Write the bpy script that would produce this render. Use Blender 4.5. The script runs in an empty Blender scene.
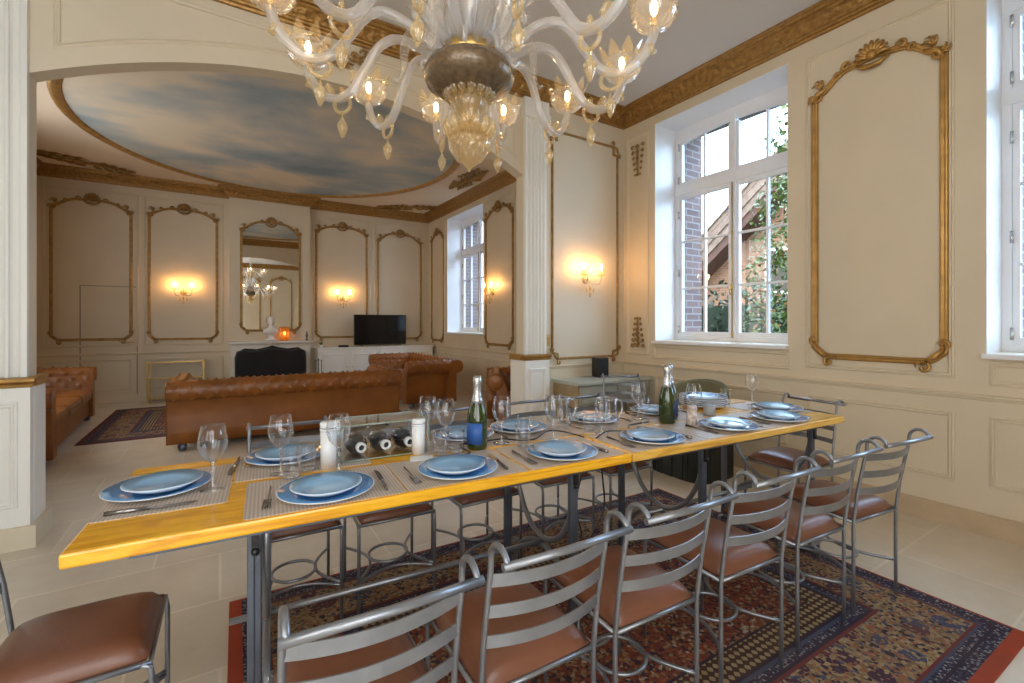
import bpy, math, random
from math import sin, cos, pi, radians as R, sqrt
rnd = random.Random(7)
sc = bpy.context.scene
col = sc.collection

# ------------------------------------------------------------------ mesh helpers
class MB:
    def __init__(s): s.v = []; s.f = []; s.sm = []
    def add(s, vs, fs, smooth=False):
        b = len(s.v); s.v += [tuple(p) for p in vs]
        s.f += [tuple(i + b for i in f) for f in fs]; s.sm += [smooth] * len(fs); return s
    def box(s, x0, x1, y0, y1, z0, z1):
        return s.add([(x0,y0,z0),(x1,y0,z0),(x1,y1,z0),(x0,y1,z0),(x0,y0,z1),(x1,y0,z1),(x1,y1,z1),(x0,y1,z1)],
                     [(0,3,2,1),(4,5,6,7),(0,1,5,4),(1,2,6,5),(2,3,7,6),(3,0,4,7)])
    def tube(s, pts, r, n=8, closed=False, smooth=True, squash=1.0):
        P = [tuple(p) for p in pts]; m = len(P)
        rr = r if isinstance(r, (list, tuple)) else [r] * m
        def sub(a,b): return (a[0]-b[0],a[1]-b[1],a[2]-b[2])
        def nrm(a):
            l = sqrt(a[0]**2+a[1]**2+a[2]**2) or 1e-9; return (a[0]/l,a[1]/l,a[2]/l)
        def crs(a,b): return (a[1]*b[2]-a[2]*b[1],a[2]*b[0]-a[0]*b[2],a[0]*b[1]-a[1]*b[0])
        T = []
        for i in range(m):
            a = P[(i-1) % m] if (closed or i > 0) else P[i]
            b = P[(i+1) % m] if (closed or i < m-1) else P[i]
            T.append(nrm(sub(b, a)))
        up = (0,0,1) if abs(T[0][2]) < .9 else (1,0,0)
        N = nrm(crs(crs(T[0], up), T[0])); vs = []
        for i in range(m):
            d = sum(N[k]*T[i][k] for k in range(3))
            N = nrm((N[0]-d*T[i][0], N[1]-d*T[i][1], N[2]-d*T[i][2])); B = crs(T[i], N)
            for k in range(n):
                a = 2*pi*k/n; c, q = cos(a)*rr[i], sin(a)*rr[i]*squash
                vs.append(tuple(P[i][j] + N[j]*c + B[j]*q for j in range(3)))
        fs = []
        for i in range(m if closed else m-1):
            for k in range(n):
                i2 = (i+1) % m; k2 = (k+1) % n
                fs.append((i*n+k, i*n+k2, i2*n+k2, i2*n+k))
        s.add(vs, fs, smooth)
        if not closed:
            b = len(s.v) - m*n
            s.f += [tuple(b+k for k in range(n))[::-1], tuple(b+(m-1)*n+k for k in range(n))]; s.sm += [False, False]
        return s
    def twist(s, pts, r, ribs=7, turns=9., n=28, sub=4, amp=.13):
        """a smooth round bar with fine spiral ribs along a curve through pts (which lie in one vertical plane)"""
        P = []
        for i in range(len(pts)-1):
            p0, p1, p2, p3 = pts[max(i-1,0)], pts[i], pts[i+1], pts[min(i+2,len(pts)-1)]
            for k in range(sub):
                t = k/sub; P.append(tuple(.5*(2*p1[j]+(p2[j]-p0[j])*t+(2*p0[j]-5*p1[j]+4*p2[j]-p3[j])*t*t+(3*p1[j]-p0[j]-3*p2[j]+p3[j])*t**3) for j in range(3)))
        P.append(pts[-1]); b0 = len(s.v); s.tube(P, r, n); m = len(P)
        for i in range(m):
            for k in range(n):
                v = s.v[b0+i*n+k]; q = 1+amp*cos(ribs*2*pi*k/n+2*pi*turns*i/m)
                s.v[b0+i*n+k] = tuple(P[i][j]+(v[j]-P[i][j])*q for j in range(3))
        return s
    def lathe(s, prof, n=24, c=(0,0,0), smooth=True, fn=None):
        vs = []; m = len(prof)
        for i, (r, z) in enumerate(prof):
            for k in range(n):
                a = 2*pi*k/n; q = r*(fn(a, i) if fn else 1)
                vs.append((c[0]+q*cos(a), c[1]+q*sin(a), c[2]+z))
        fs = [(i*n+k, i*n+(k+1) % n, (i+1)*n+(k+1) % n, (i+1)*n+k) for i in range(m-1) for k in range(n)]
        s.add(vs, fs, smooth); b = len(s.v)-m*n
        if prof[0][0] > 1e-4: s.f.append(tuple(b+k for k in range(n))[::-1]); s.sm.append(False)
        if prof[-1][0] > 1e-4: s.f.append(tuple(b+(m-1)*n+k for k in range(n))); s.sm.append(False)
        return s
    def ell(s, c, rx, ry=None, rz=None, n=10, m=7):
        ry = rx if ry is None else ry; rz = rx if rz is None else rz
        vs = [(c[0],c[1],c[2]-rz)]
        for i in range(1, m):
            t = -pi/2+pi*i/m
            vs += [(c[0]+rx*cos(t)*cos(2*pi*k/n), c[1]+ry*cos(t)*sin(2*pi*k/n), c[2]+rz*sin(t)) for k in range(n)]
        vs.append((c[0],c[1],c[2]+rz)); L = len(vs)-1
        fs = [(0, 1+(k+1) % n, 1+k) for k in range(n)]
        for i in range(m-2):
            fs += [(1+i*n+k, 1+i*n+(k+1) % n, 1+(i+1)*n+(k+1) % n, 1+(i+1)*n+k) for k in range(n)]
        fs += [(1+(m-2)*n+k, 1+(m-2)*n+(k+1) % n, L) for k in range(n)]
        return s.add(vs, fs, True)
    def prism(s, poly, a0, a1, mp):
        n = len(poly)
        vs = [mp(p[0], p[1], a0) for p in poly] + [mp(p[0], p[1], a1) for p in poly]
        fs = [tuple(range(n))[::-1], tuple(range(n, 2*n))] + [(i, (i+1) % n, n+(i+1) % n, n+i) for i in range(n)]
        return s.add(vs, fs)
    def sweep(s, path, prof, mp, closed=True, smooth=False):
        """profile (off, b): off along the left normal of the 2-D path, b handed to mp"""
        m = len(path); q = len(prof); vs = []
        for i in range(m):
            p = path[i]
            a = path[(i-1) % m] if (closed or i > 0) else None
            b = path[(i+1) % m] if (closed or i < m-1) else None
            def nn(u, v):
                dx, dy = v[0]-u[0], v[1]-u[1]; l = sqrt(dx*dx+dy*dy) or 1e-9; return (-dy/l, dx/l)
            n1 = nn(a, p) if a else nn(p, b); n2 = nn(p, b) if b else n1
            mx, my = n1[0]+n2[0], n1[1]+n2[1]; l = sqrt(mx*mx+my*my) or 1e-9; mx /= l; my /= l
            k = 1/max(.35, mx*n1[0]+my*n1[1])
            for (o, bb) in prof: vs.append(mp(p[0]+mx*o*k, p[1]+my*o*k, bb))
        fs = []
        for i in range(m if closed else m-1):
            for j in range(q):
                i2 = (i+1) % m; j2 = (j+1) % q
                fs.append((i*q+j, i*q+j2, i2*q+j2, i2*q+j))
        s.add(vs, fs, smooth)
        if not closed:
            b = len(s.v)-m*q
            s.f += [tuple(b+k for k in range(q))[::-1], tuple(b+(m-1)*q+k for k in range(q))]; s.sm += [False, False]
        return s
    def build(s, name, m=None, parent=None, loc=None, rz=0, bevel=0, sub=0):
        me = bpy.data.meshes.new(name); me.from_pydata(s.v, [], s.f); me.update()
        me.polygons.foreach_set('use_smooth', s.sm)
        import bmesh
        bm = bmesh.new(); bm.from_mesh(me); bmesh.ops.recalc_face_normals(bm, faces=bm.faces); bm.to_mesh(me); bm.free()
        o = bpy.data.objects.new(name, me); col.objects.link(o)
        if m: me.materials.append(m)
        if parent: o.parent = parent
        if loc: o.location = loc
        o.rotation_euler[2] = rz
        if bevel:
            b = o.modifiers.new('bevel', 'BEVEL'); b.width = bevel; b.segments = 2; b.limit_method = 'ANGLE'; b.angle_limit = R(40)
        if sub:
            b = o.modifiers.new('sub', 'SUBSURF'); b.levels = sub; b.render_levels = sub
        return o

def empty(name, loc=(0,0,0), rz=0):
    o = bpy.data.objects.new(name, None); col.objects.link(o); o.location = loc; o.rotation_euler[2] = rz
    o.empty_display_size = .05; return o
def tag(o, label, cat, group=None, kind=None):
    o['label'] = label; o['category'] = cat
    if group: o['group'] = group
    if kind: o['kind'] = kind
    return o
def struct(o):
    o['kind'] = 'structure'; return o
def kids(o): return [c for c in bpy.data.objects if c.parent == o]
def dup(o, loc, rz, label=None, group=None):
    def cp(src, par):
        c = src.copy(); col.objects.link(c)
        if par: c.parent = par
        for ch in kids(src): cp(ch, c)
        return c
    c = cp(o, None); c.location = loc; c.rotation_euler[2] = rz
    if label: c['label'] = label
    if group: c['group'] = group
    return c
def arc(cx, cy, r, a0, a1, n, rx=None):
    return [(cx+(rx or r)*cos(R(a0+(a1-a0)*i/n)), cy+r*sin(R(a0+(a1-a0)*i/n))) for i in range(n+1)]

# ------------------------------------------------------------------ materials
def mat(name, c=(.8,.8,.8), rough=.5, metal=0., var=0., vscale=6., bump=0., bscale=40., coat=0., c2=None, spec=.5, detail=4, stretch=None):
    m = bpy.data.materials.new(name); m.use_nodes = True; nt = m.node_tree; N = nt.nodes; L = nt.links
    p = N['Principled BSDF']; p.inputs['Base Color'].default_value = (*c, 1); p.inputs['Roughness'].default_value = rough
    p.inputs['Metallic'].default_value = metal; p.inputs['Coat Weight'].default_value = coat
    p.inputs['Specular IOR Level'].default_value = spec; p.inputs['Coat Roughness'].default_value = .1
    if var or bump:
        tc = N.new('ShaderNodeTexCoord'); src = tc.outputs['Object']
        if stretch:
            mp = N.new('ShaderNodeMapping'); mp.inputs['Scale'].default_value = stretch; L.new(src, mp.inputs[0]); src = mp.outputs[0]
        if var:
            n = N.new('ShaderNodeTexNoise'); n.inputs['Scale'].default_value = vscale; n.inputs['Detail'].default_value = detail; L.new(src, n.inputs[0])
            mx = N.new('ShaderNodeMix'); mx.data_type = 'RGBA'
            d = c2 or tuple(x*(1-var) for x in c)
            mx.inputs[6].default_value = (*c, 1); mx.inputs[7].default_value = (*d, 1)
            rp = N.new('ShaderNodeValToRGB'); rp.color_ramp.elements[0].position = .35; rp.color_ramp.elements[1].position = .68
            L.new(n.outputs[0], rp.inputs[0]); L.new(rp.outputs[0], mx.inputs[0]); L.new(mx.outputs[2], p.inputs['Base Color'])
        if bump:
            n2 = N.new('ShaderNodeTexNoise'); n2.inputs['Scale'].default_value = bscale; n2.inputs['Detail'].default_value = 5; L.new(src, n2.inputs[0])
            bp = N.new('ShaderNodeBump'); bp.inputs['Strength'].default_value = bump; bp.inputs['Distance'].default_value = .02
            L.new(n2.outputs[0], bp.inputs['Height']); L.new(bp.outputs[0], p.inputs['Normal'])
    return m
def glass_mat(name, tint=(1,1,1), refl=.5, rough=.02, body=0., bodycol=(1,1,1), base=.04, power=2.):
    """thin clear glass: see-through, with a mirror reflection that grows at grazing angles, and a little milky body"""
    m = bpy.data.materials.new(name); m.use_nodes = True; nt = m.node_tree; N = nt.nodes; L = nt.links
    N.remove(N['Principled BSDF']); out = N['Material Output']
    t = N.new('ShaderNodeBsdfTransparent'); t.inputs[0].default_value = (*tint, 1)
    g = N.new('ShaderNodeBsdfGlossy'); g.inputs['Roughness'].default_value = rough; g.inputs[0].default_value = (1,1,1,1)
    lw = N.new('ShaderNodeLayerWeight'); lw.inputs[0].default_value = .35
    pw = N.new('ShaderNodeMath'); pw.operation = 'POWER'; pw.inputs[1].default_value = power; L.new(lw.outputs['Facing'], pw.inputs[0])
    ml = N.new('ShaderNodeMath'); ml.operation = 'MULTIPLY_ADD'; ml.inputs[1].default_value = refl; ml.inputs[2].default_value = base; ml.use_clamp = True; L.new(pw.outputs[0], ml.inputs[0])
    mx = N.new('ShaderNodeMixShader'); L.new(ml.outputs[0], mx.inputs[0]); L.new(t.outputs[0], mx.inputs[1]); L.new(g.outputs[0], mx.inputs[2])
    last = mx
    if body:
        d = N.new('ShaderNodeBsdfDiffuse'); d.inputs[0].default_value = (*bodycol, 1)
        tr = N.new('ShaderNodeBsdfTranslucent'); tr.inputs[0].default_value = (*bodycol, 1)
        m2 = N.new('ShaderNodeMixShader'); m2.inputs[0].default_value = .5; L.new(d.outputs[0], m2.inputs[1]); L.new(tr.outputs[0], m2.inputs[2])
        m3 = N.new('ShaderNodeMixShader')
        m3.inputs[0].default_value = body
        L.new(mx.outputs[0], m3.inputs[1]); L.new(m2.outputs[0], m3.inputs[2]); last = m3
    L.new(last.outputs[0], out.inputs[0]); return m
def emit_mat(name, c, s):
    m = bpy.data.materials.new(name); m.use_nodes = True; p = m.node_tree.nodes['Principled BSDF']
    p.inputs['Base Color'].default_value = (*c, 1); p.inputs['Emission Color'].default_value = (*c, 1); p.inputs['Emission Strength'].default_value = s
    return m

class G:   # tiny node-expression helper
    def __init__(s, m):
        s.nt = m.node_tree; s.N = s.nt.nodes; s.L = s.nt.links
    def math(s, op, a, b=0., c=0.):
        n = s.N.new('ShaderNodeMath'); n.operation = op
        for i, x in enumerate((a, b, c)):
            if isinstance(x, (int, float)): n.inputs[i].default_value = x
            else: s.L.new(x, n.inputs[i])
        return n.outputs[0]
    def mix(s, f, a, b):
        n = s.N.new('ShaderNodeMix'); n.data_type = 'RGBA'
        for i, x in ((0, f), (6, a), (7, b)):
            if isinstance(x, (int, float)): n.inputs[i].default_value = x
            elif isinstance(x, tuple): n.inputs[i].default_value = (*x, 1)
            else: s.L.new(x, n.inputs[i])
        return n.outputs[2]

CREAM = mat('cream_paint', (.71,.61,.455), .5, var=.07, vscale=1.5)
CREAM2 = mat('cream_panel_paint', (.745,.665,.55), .5, var=.05, vscale=1.2)
WHITE = mat('white_paint', (.86,.835,.775), .4, var=.04, vscale=3)
WINW = mat('window_white', (.82,.83,.86), .35, var=.03, vscale=3)
CEIL = mat('ceiling_plaster', (.66,.645,.64), .8, var=.04, vscale=1)
CEIL2 = mat('salon_ceiling_plaster', (.80,.68,.54), .8, var=.06, vscale=1)
STONEB = mat('stone_skirting', (.56,.43,.28), .55, var=.15, vscale=5)
GOLD = mat('gilding', (.56,.32,.095), .36, .6, var=.3, vscale=10, bump=.12, bscale=60)
GOLDD = mat('aged_gilding', (.46,.265,.08), .42, .5, var=.35, vscale=12, bump=.2, bscale=70)
BRASS = mat('brass', (.62,.42,.15), .3, .9, var=.1)
STEEL = mat('grey_steel', (.30,.315,.345), .33, .7, var=.18, vscale=12)
IRON = mat('dark_iron', (.14,.16,.20), .36, .7, var=.2, vscale=12)
SEATL = mat('brown_seat_leather', (.20,.078,.042), .33, var=.22, vscale=5, bump=.06, bscale=160)
SOFAL = mat('cognac_leather', (.32,.112,.022), .34, var=.3, vscale=4, bump=.1, bscale=120)
BLUEP = mat('blue_glaze', (.09,.29,.58), .12, var=.12, vscale=9, coat=.4)
BLUEL = mat('pale_blue_glaze', (.27,.49,.72), .12, var=.1, vscale=9, coat=.4)
PORC = mat('white_glaze', (.82,.83,.84), .15, var=.03)
CUTL = mat('cutlery_steel', (.30,.28,.27), .22, .9, var=.1)
BLACK = mat('black_plastic', (.012,.012,.014), .35, var=.2)
SCREEN = mat('dark_screen', (.006,.007,.009), .08, var=.1)
SOOT = mat('soot_black', (.01,.009,.009), .8, var=.3)
GREYW = mat('grey_green_paint', (.42,.42,.36), .5, var=.15, vscale=8)
WOODE = mat('worn_wood', (.42,.30,.16), .5, var=.25, vscale=8)
GLASS = glass_mat('clear_glass', tint=(.985,.99,1.), refl=1.2, base=.03, power=2.4)
GSTEM = glass_mat('clear_glass_stem', tint=(.96,.98,1.), refl=1.2, base=.16, power=1.6)
PANE = glass_mat('window_pane', tint=(.98,.99,1.), refl=.25, base=.012)
CRYST = glass_mat('blown_glass', tint=(.97,.97,.98), refl=1.1, rough=.05, body=.27, bodycol=(1.,.99,.99), base=.10)
CUPG = glass_mat('clear_cup_glass', tint=(.98,.97,.95), refl=1.1, rough=.05, body=.09, bodycol=(1.,.93,.82), base=.07)
AMBER = glass_mat('amber_glass', tint=(1.,.91,.70), refl=1., rough=.05, body=.24, bodycol=(1.,.80,.48), base=.08)
SMOKE = mat('smoky_glass', (.20,.135,.075), .14, .35, var=.4, vscale=50, bump=.25, bscale=90, coat=.6)
BULB = emit_mat('lit_bulb', (1.,.66,.32), 30)
BULBS = emit_mat('lit_candle_bulb', (1.,.52,.17), 165)
BOTTLE = mat('green_bottle_glass', (.026,.048,.008), .06, var=.3, vscale=10, coat=.8)
FOIL = mat('silver_foil', (.62,.63,.64), .25, .9, bump=.2, bscale=90, var=.1)
LABELB = mat('blue_paper', (.03,.12,.42), .5, var=.15)
LABELN = mat('navy_paper', (.012,.025,.11), .45, var=.2)
OLIVE = mat('olive_fabric', (.16,.155,.085), .8, var=.2, bump=.1)
MARBLE = mat('white_marble', (.75,.71,.63), .3, var=.1, vscale=5)
PLASTER = mat('white_plaster', (.83,.82,.80), .55, var=.05)

def wood_mat(name='honey_pine', ca=(.95,.49,.018), cb=(.70,.27,.007)):
    m = mat(name, (.86,.47,.055), .28, coat=.5); g = G(m); p = g.N['Principled BSDF']
    tc = g.N.new('ShaderNodeTexCoord'); mp = g.N.new('ShaderNodeMapping'); mp.inputs['Scale'].default_value = (.7,9,9); g.L.new(tc.outputs['Object'], mp.inputs[0])
    n = g.N.new('ShaderNodeTexNoise'); n.inputs['Scale'].default_value = 2.2; n.inputs['Detail'].default_value = 5; n.inputs['Distortion'].default_value = .6; g.L.new(mp.outputs[0], n.inputs[0])
    w = g.math('SINE', g.math('MULTIPLY', n.outputs[0], 34.)); w = g.math('MULTIPLY_ADD', w, .5, .5); w = g.math('POWER', w, 2.5)
    c = g.mix(g.math('MULTIPLY', w, .75), ca, cb); g.L.new(c, p.inputs['Base Color'])
    g.L.new(g.math('MULTIPLY_ADD', n.outputs[0], .15, .2), p.inputs['Roughness']); return m
WOOD = wood_mat(); WOOD_GLARE = wood_mat('glare_pine', (.86,.50,.085), (.62,.29,.035))  # second wood: window glare on the right table put into a paler colour
def floor_mat():
    m = mat('limestone_slabs', (.6,.5,.4), .38); g = G(m); p = g.N['Principled BSDF']
    tc = g.N.new('ShaderNodeTexCoord'); b = g.N.new('ShaderNodeTexBrick'); g.L.new(tc.outputs['Object'], b.inputs[0])
    b.inputs['Scale'].default_value = 1.; b.inputs['Brick Width'].default_value = .82; b.inputs['Row Height'].default_value = .52; b.inputs['Mortar Size'].default_value = .006
    b.inputs['Color1'].default_value = (.78,.70,.58,1); b.inputs['Color2'].default_value = (.67,.59,.475,1); b.inputs['Mortar'].default_value = (.86,.77,.63,1); b.offset = .37
    n = g.N.new('ShaderNodeTexNoise'); n.inputs['Scale'].default_value = 3.; n.inputs['Detail'].default_value = 8; n.inputs['Roughness'].default_value = .65; g.L.new(tc.outputs['Object'], n.inputs[0])
    f = g.math('MULTIPLY_ADD', n.outputs[0], 1.6, -.5); f = g.math('MAXIMUM', g.math('MINIMUM', f, 1.), 0.)
    c = g.mix(g.math('MULTIPLY', f, .6), b.outputs[0], (.45,.37,.27)); g.L.new(c, p.inputs['Base Color'])
    bp = g.N.new('ShaderNodeBump'); bp.inputs['Strength'].default_value = .15; bp.inputs['Distance'].default_value = .01; g.L.new(n.outputs[0], bp.inputs['Height']); g.L.new(bp.outputs[0], p.inputs['Normal'])
    g.L.new(g.math('MULTIPLY_ADD', n.outputs[0], .3, .2), p.inputs['Roughness']); return m
FLOORM = floor_mat()
def brick_mat(name, c1, c2, mo, sc_=1., axis=None):
    m = mat(name, c1, .85); g = G(m); p = g.N['Principled BSDF']; tc = g.N.new('ShaderNodeTexCoord'); src = tc.outputs['Object']
    sp = g.N.new('ShaderNodeSeparateXYZ'); mp = g.N.new('ShaderNodeCombineXYZ'); g.L.new(src, sp.inputs[0]); g.L.new(sp.outputs[1 if axis else 0], mp.inputs[0]); g.L.new(sp.outputs[2], mp.inputs[1])
    b = g.N.new('ShaderNodeTexBrick'); g.L.new(mp.outputs[0], b.inputs[0]); b.inputs['Scale'].default_value = sc_
    b.inputs['Brick Width'].default_value = .23; b.inputs['Row Height'].default_value = .075; b.inputs['Mortar Size'].default_value = .008
    b.inputs['Color1'].default_value = (*c1,1); b.inputs['Color2'].default_value = (*c2,1); b.inputs['Mortar'].default_value = (*mo,1)
    g.L.new(b.outputs[0], p.inputs['Base Color']); return m
BRICKX = brick_mat('purple_brick', (.13,.085,.085), (.20,.13,.12), (.26,.25,.25))
BRICKG = brick_mat('garden_brick', (.22,.11,.07), (.28,.16,.11), (.27,.24,.21), axis=(R(90),0,R(90)))
def fresco_mat():
    m = mat('painted_sky', (.4,.4,.4), .75); g = G(m); p = g.N['Principled BSDF']; tc = g.N.new('ShaderNodeTexCoord')
    mp = g.N.new('ShaderNodeMapping'); mp.inputs['Scale'].default_value = (.9,1.25,1); mp.inputs['Rotation'].default_value = (0,0,.5); g.L.new(tc.outputs['Object'], mp.inputs[0])
    n = g.N.new('ShaderNodeTexNoise'); n.inputs['Scale'].default_value = .55; n.inputs['Detail'].default_value = 5; n.inputs['Roughness'].default_value = .5; n.inputs['Distortion'].default_value = .3; g.L.new(mp.outputs[0], n.inputs[0])
    r = g.N.new('ShaderNodeValToRGB'); e = r.color_ramp.elements; e[0].position = .36; e[0].color = (.22,.30,.38,1); e[1].position = .60; e[1].color = (.76,.67,.53,1)
    x = r.color_ramp.elements.new(.47); x.color = (.38,.45,.49,1); g.L.new(n.outputs[0], r.inputs[0]); g.L.new(r.outputs[0], p.inputs['Base Color']); return m
FRESCO = fresco_mat()
def rug_mat(name, hx, hy, red=(.42,.06,.025), field=(.20,.045,.028), dark=(.018,.018,.045), bands=True):
    m = mat(name, field, .95, spec=.1); g = G(m); p = g.N['Principled BSDF']; tc = g.N.new('ShaderNodeTexCoord')
    sx = g.N.new('ShaderNodeSeparateXYZ'); g.L.new(tc.outputs['Object'], sx.inputs[0])
    ax = g.math('ABSOLUTE', sx.outputs[0]); ay = g.math('ABSOLUTE', sx.outputs[1])
    d = g.math('MINIMUM', g.math('MINIMUM', g.math('ADD', sx.outputs[0], hx), g.math('SUBTRACT', hx+.035, sx.outputs[0])), g.math('MINIMUM', g.math('ADD', sx.outputs[1], hy), g.math('SUBTRACT', hy+.035, sx.outputs[1])))
    def vor(s, feat='F1'):
        v = g.N.new('ShaderNodeTexVoronoi'); v.inputs['Scale'].default_value = s; v.feature = feat; g.L.new(tc.outputs['Object'], v.inputs[0]); return v
    v1 = vor(30); v2 = vor(75); v3 = vor(8)
    def ramp(x, stops):
        r = g.N.new('ShaderNodeValToRGB'); r.color_ramp.interpolation = 'CONSTANT'; els = r.color_ramp.elements
        els[0].position = 0; els[0].color = (*stops[0][1],1); els[1].position = stops[1][0]; els[1].color = (*stops[1][1],1)
        for q, c in stops[2:]:
            e = els.new(q); e.color = (*c,1)
        g.L.new(x, r.inputs[0]); return r.outputs[0]
    tan, blue, cream, wine = (.33,.22,.11), (.05,.075,.14), (.50,.42,.31), (.16,.03,.03)
    s1 = g.N.new('ShaderNodeSeparateColor'); g.L.new(v1.outputs['Color'], s1.inputs[0])
    s2 = g.N.new('ShaderNodeSeparateColor'); g.L.new(v2.outputs['Color'], s2.inputs[0])
    s3 = g.N.new('ShaderNodeSeparateColor'); g.L.new(v3.outputs['Color'], s3.inputs[0])
    fieldc = ramp(s2.outputs[0], [(0,field),(.38,dark),(.55,(.30,.08,.04)),(.72,tan),(.88,wine),(.95,cream)])
    border = ramp(s2.outputs[1], [(0,tan),(.3,(.22,.14,.07)),(.48,(.32,.12,.06)),(.62,dark),(.75,(.40,.29,.16)),(.92,blue)])
    big = ramp(s3.outputs[0], [(0,(.05,.02,.05)),(.5,(.10,.03,.05)),(.75,blue)])
    ring = g.math('LESS_THAN', v3.outputs['Distance'], .045*8)
    border = g.mix(g.math('MULTIPLY', ring, g.math('GREATER_THAN', s2.outputs[2], .35)), border, big)
    guard = ramp(s1.outputs[1], [(0,dark),(.35,cream),(.6,blue),(.8,wine)])
    dots = ramp(v2.outputs['Distance'], [(0,(.36,.31,.26)),(.3,blue),(.5,dark)])
    # latticed inner ground near the border
    lat = g.math('MULTIPLY', g.math('SINE', g.math('MULTIPLY', g.math('ADD', sx.outputs[0], sx.outputs[1]), 95.)), g.math('SINE', g.math('MULTIPLY', g.math('SUBTRACT', sx.outputs[0], sx.outputs[1]), 95.)))
    lattice = g.mix(g.math('GREATER_THAN', lat, .12), (.05,.025,.02), (.42,.31,.17))
    def step(a, x, y): return g.mix(g.math('GREATER_THAN', d, a), x, y)
    c = step(.05, red, dots)
    c = step(.09, c, dark); c = step(.102, c, dots); c = step(.128, c, blue); c = step(.138, c, wine); c = step(.15, c, border)
    c = step(.40, c, wine); c = step(.415, c, dark); c = step(.43, c, dots); c = step(.46, c, blue); c = step(.475, c, dark)
    c = step(.49, c, lattice); c = step(.60, c, dark)
    c = step(.612, c, fieldc)
    n = g.N.new('ShaderNodeTexNoise'); n.inputs['Scale'].default_value = 5; g.L.new(tc.outputs['Object'], n.inputs[0])
    c = g.mix(g.math('MULTIPLY', n.outputs[0], .6), c, (.13,.08,.055))
    g.L.new(c, p.inputs['Base Color'])
    bp = g.N.new('ShaderNodeBump'); bp.inputs['Strength'].default_value = .2; g.L.new(s2.outputs[0], bp.inputs['Height']); g.L.new(bp.outputs[0], p.inputs['Normal']); return m
def mat_place():
    m = mat('woven_placemat', (.55,.44,.36), .42); g = G(m); p = g.N['Principled BSDF']; tc = g.N.new('ShaderNodeTexCoord')
    sx = g.N.new('ShaderNodeSeparateXYZ'); g.L.new(tc.outputs['Object'], sx.inputs[0])
    a = g.math('SINE', g.math('MULTIPLY', sx.outputs[0], 2*pi/.0105)); b = g.math('SINE', g.math('MULTIPLY', sx.outputs[1], 2*pi/.006))
    f = g.math('MULTIPLY_ADD', a, .4, g.math('MULTIPLY_ADD', b, .15, .5)); f = g.math('MAXIMUM', f, 0.)
    g.L.new(g.mix(f, (.40,.32,.26), (.63,.54,.46)), p.inputs['Base Color']); return m
PMAT = mat_place()

# ------------------------------------------------------------------ frame of the rooms
XL, XW, YB, YP, YT, YF, ZC = -2.45, 4.026, -2.3, 3.88, 4.01, 9.926, 3.77
WT = .74   # outer wall thickness
def grid_wall(name, a0, a1, z0, z1, holes, t, mp, m):
    """one wall with rectangular openings, thickness t; mp(a, d, z) places it (d=0 the room face)"""
    A = sorted({a0, a1} | {h[0] for h in holes} | {h[1] for h in holes}); Z = sorted({z0, z1} | {h[2] for h in holes} | {h[3] for h in holes})
    solid = lambda i, j: 0 <= i < len(A)-1 and 0 <= j < len(Z)-1 and not any(h[0] <= A[i] < h[1] and h[2] <= Z[j] < h[3] for h in holes)
    b = MB(); idx = {}
    def vid(i, j, d):
        if (i,j,d) not in idx: idx[(i,j,d)] = len(b.v); b.v.append(mp(A[i], d*t, Z[j]))
        return idx[(i,j,d)]
    for i in range(len(A)-1):
        for j in range(len(Z)-1):
            if not solid(i,j): continue
            for d in (0,1): b.f.append((vid(i,j,d),vid(i+1,j,d),vid(i+1,j+1,d),vid(i,j+1,d)))
            if not solid(i-1,j): b.f.append((vid(i,j,0),vid(i,j+1,0),vid(i,j+1,1),vid(i,j,1)))
            if not solid(i+1,j): b.f.append((vid(i+1,j,0),vid(i+1,j+1,0),vid(i+1,j+1,1),vid(i+1,j,1)))
            if not solid(i,j-1): b.f.append((vid(i,j,0),vid(i+1,j,0),vid(i+1,j,1),vid(i,j,1)))
            if not solid(i,j+1): b.f.append((vid(i,j+1,0),vid(i+1,j+1,0),vid(i+1,j+1,1),vid(i,j+1,1)))
    b.sm = [False]*len(b.f)
    return struct(b.build(name, m))
WZ0, WZ1 = 1.13, 3.50
WIN_R = [(2.02, 3.42), (-.56, .837), (7.325, 8.89)]
FILL_WIN_L = [(-1.6, .0), (6.0, 7.5)]  # unseen windows put in to bring light from the left
FILL_WIN_B = [(-2.35, -.9), (-.75, .55)]  # unseen windows behind the camera, doubled and widened for more fill light
struct(MB().box(XL-.8, XW+WT, YB-.8, YF+.4, -.12, 0).build('floor', FLOORM))
struct(MB().box(XL-.1, XW+.1, YB-.1, YP+.1, ZC, ZC+.12).build('ceiling', CEIL))
grid_wall('wall_right', YB, YF, 0, ZC, [(a,b,WZ0,WZ1) for a,b in WIN_R], .40, lambda a,d,z: (XW+d, a, z), CREAM)
grid_wall('wall_right_outer', YB-.4, YF+.4, -.5, 4.4, [(a+.06,b-.06,WZ0-.03,WZ1) for a,b in WIN_R], WT-.40, lambda a,d,z: (XW+.4+d, a, z), BRICKX)
grid_wall('wall_left', YB, YF, 0, ZC, [(a,b,.9,WZ1) for a,b in FILL_WIN_L], .3, lambda a,d,z: (XL-d, a, z), CREAM)
grid_wall('wall_back', XL, XW, 0, ZC, [(a,b,.3,WZ1) for a,b in FILL_WIN_B], .3, lambda a,d,z: (a, YB-d, z), CREAM)
struct(MB().box(XL-.3, XW+.4, YF, YF+.3, 0, ZC).build('wall_far', CREAM))
BX0, BX1, BY = .138, 1.50, 9.776
struct(MB().box(BX0, BX1, BY, YF+.001, 0, ZC).build('wall_chimney', CREAM))
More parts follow.
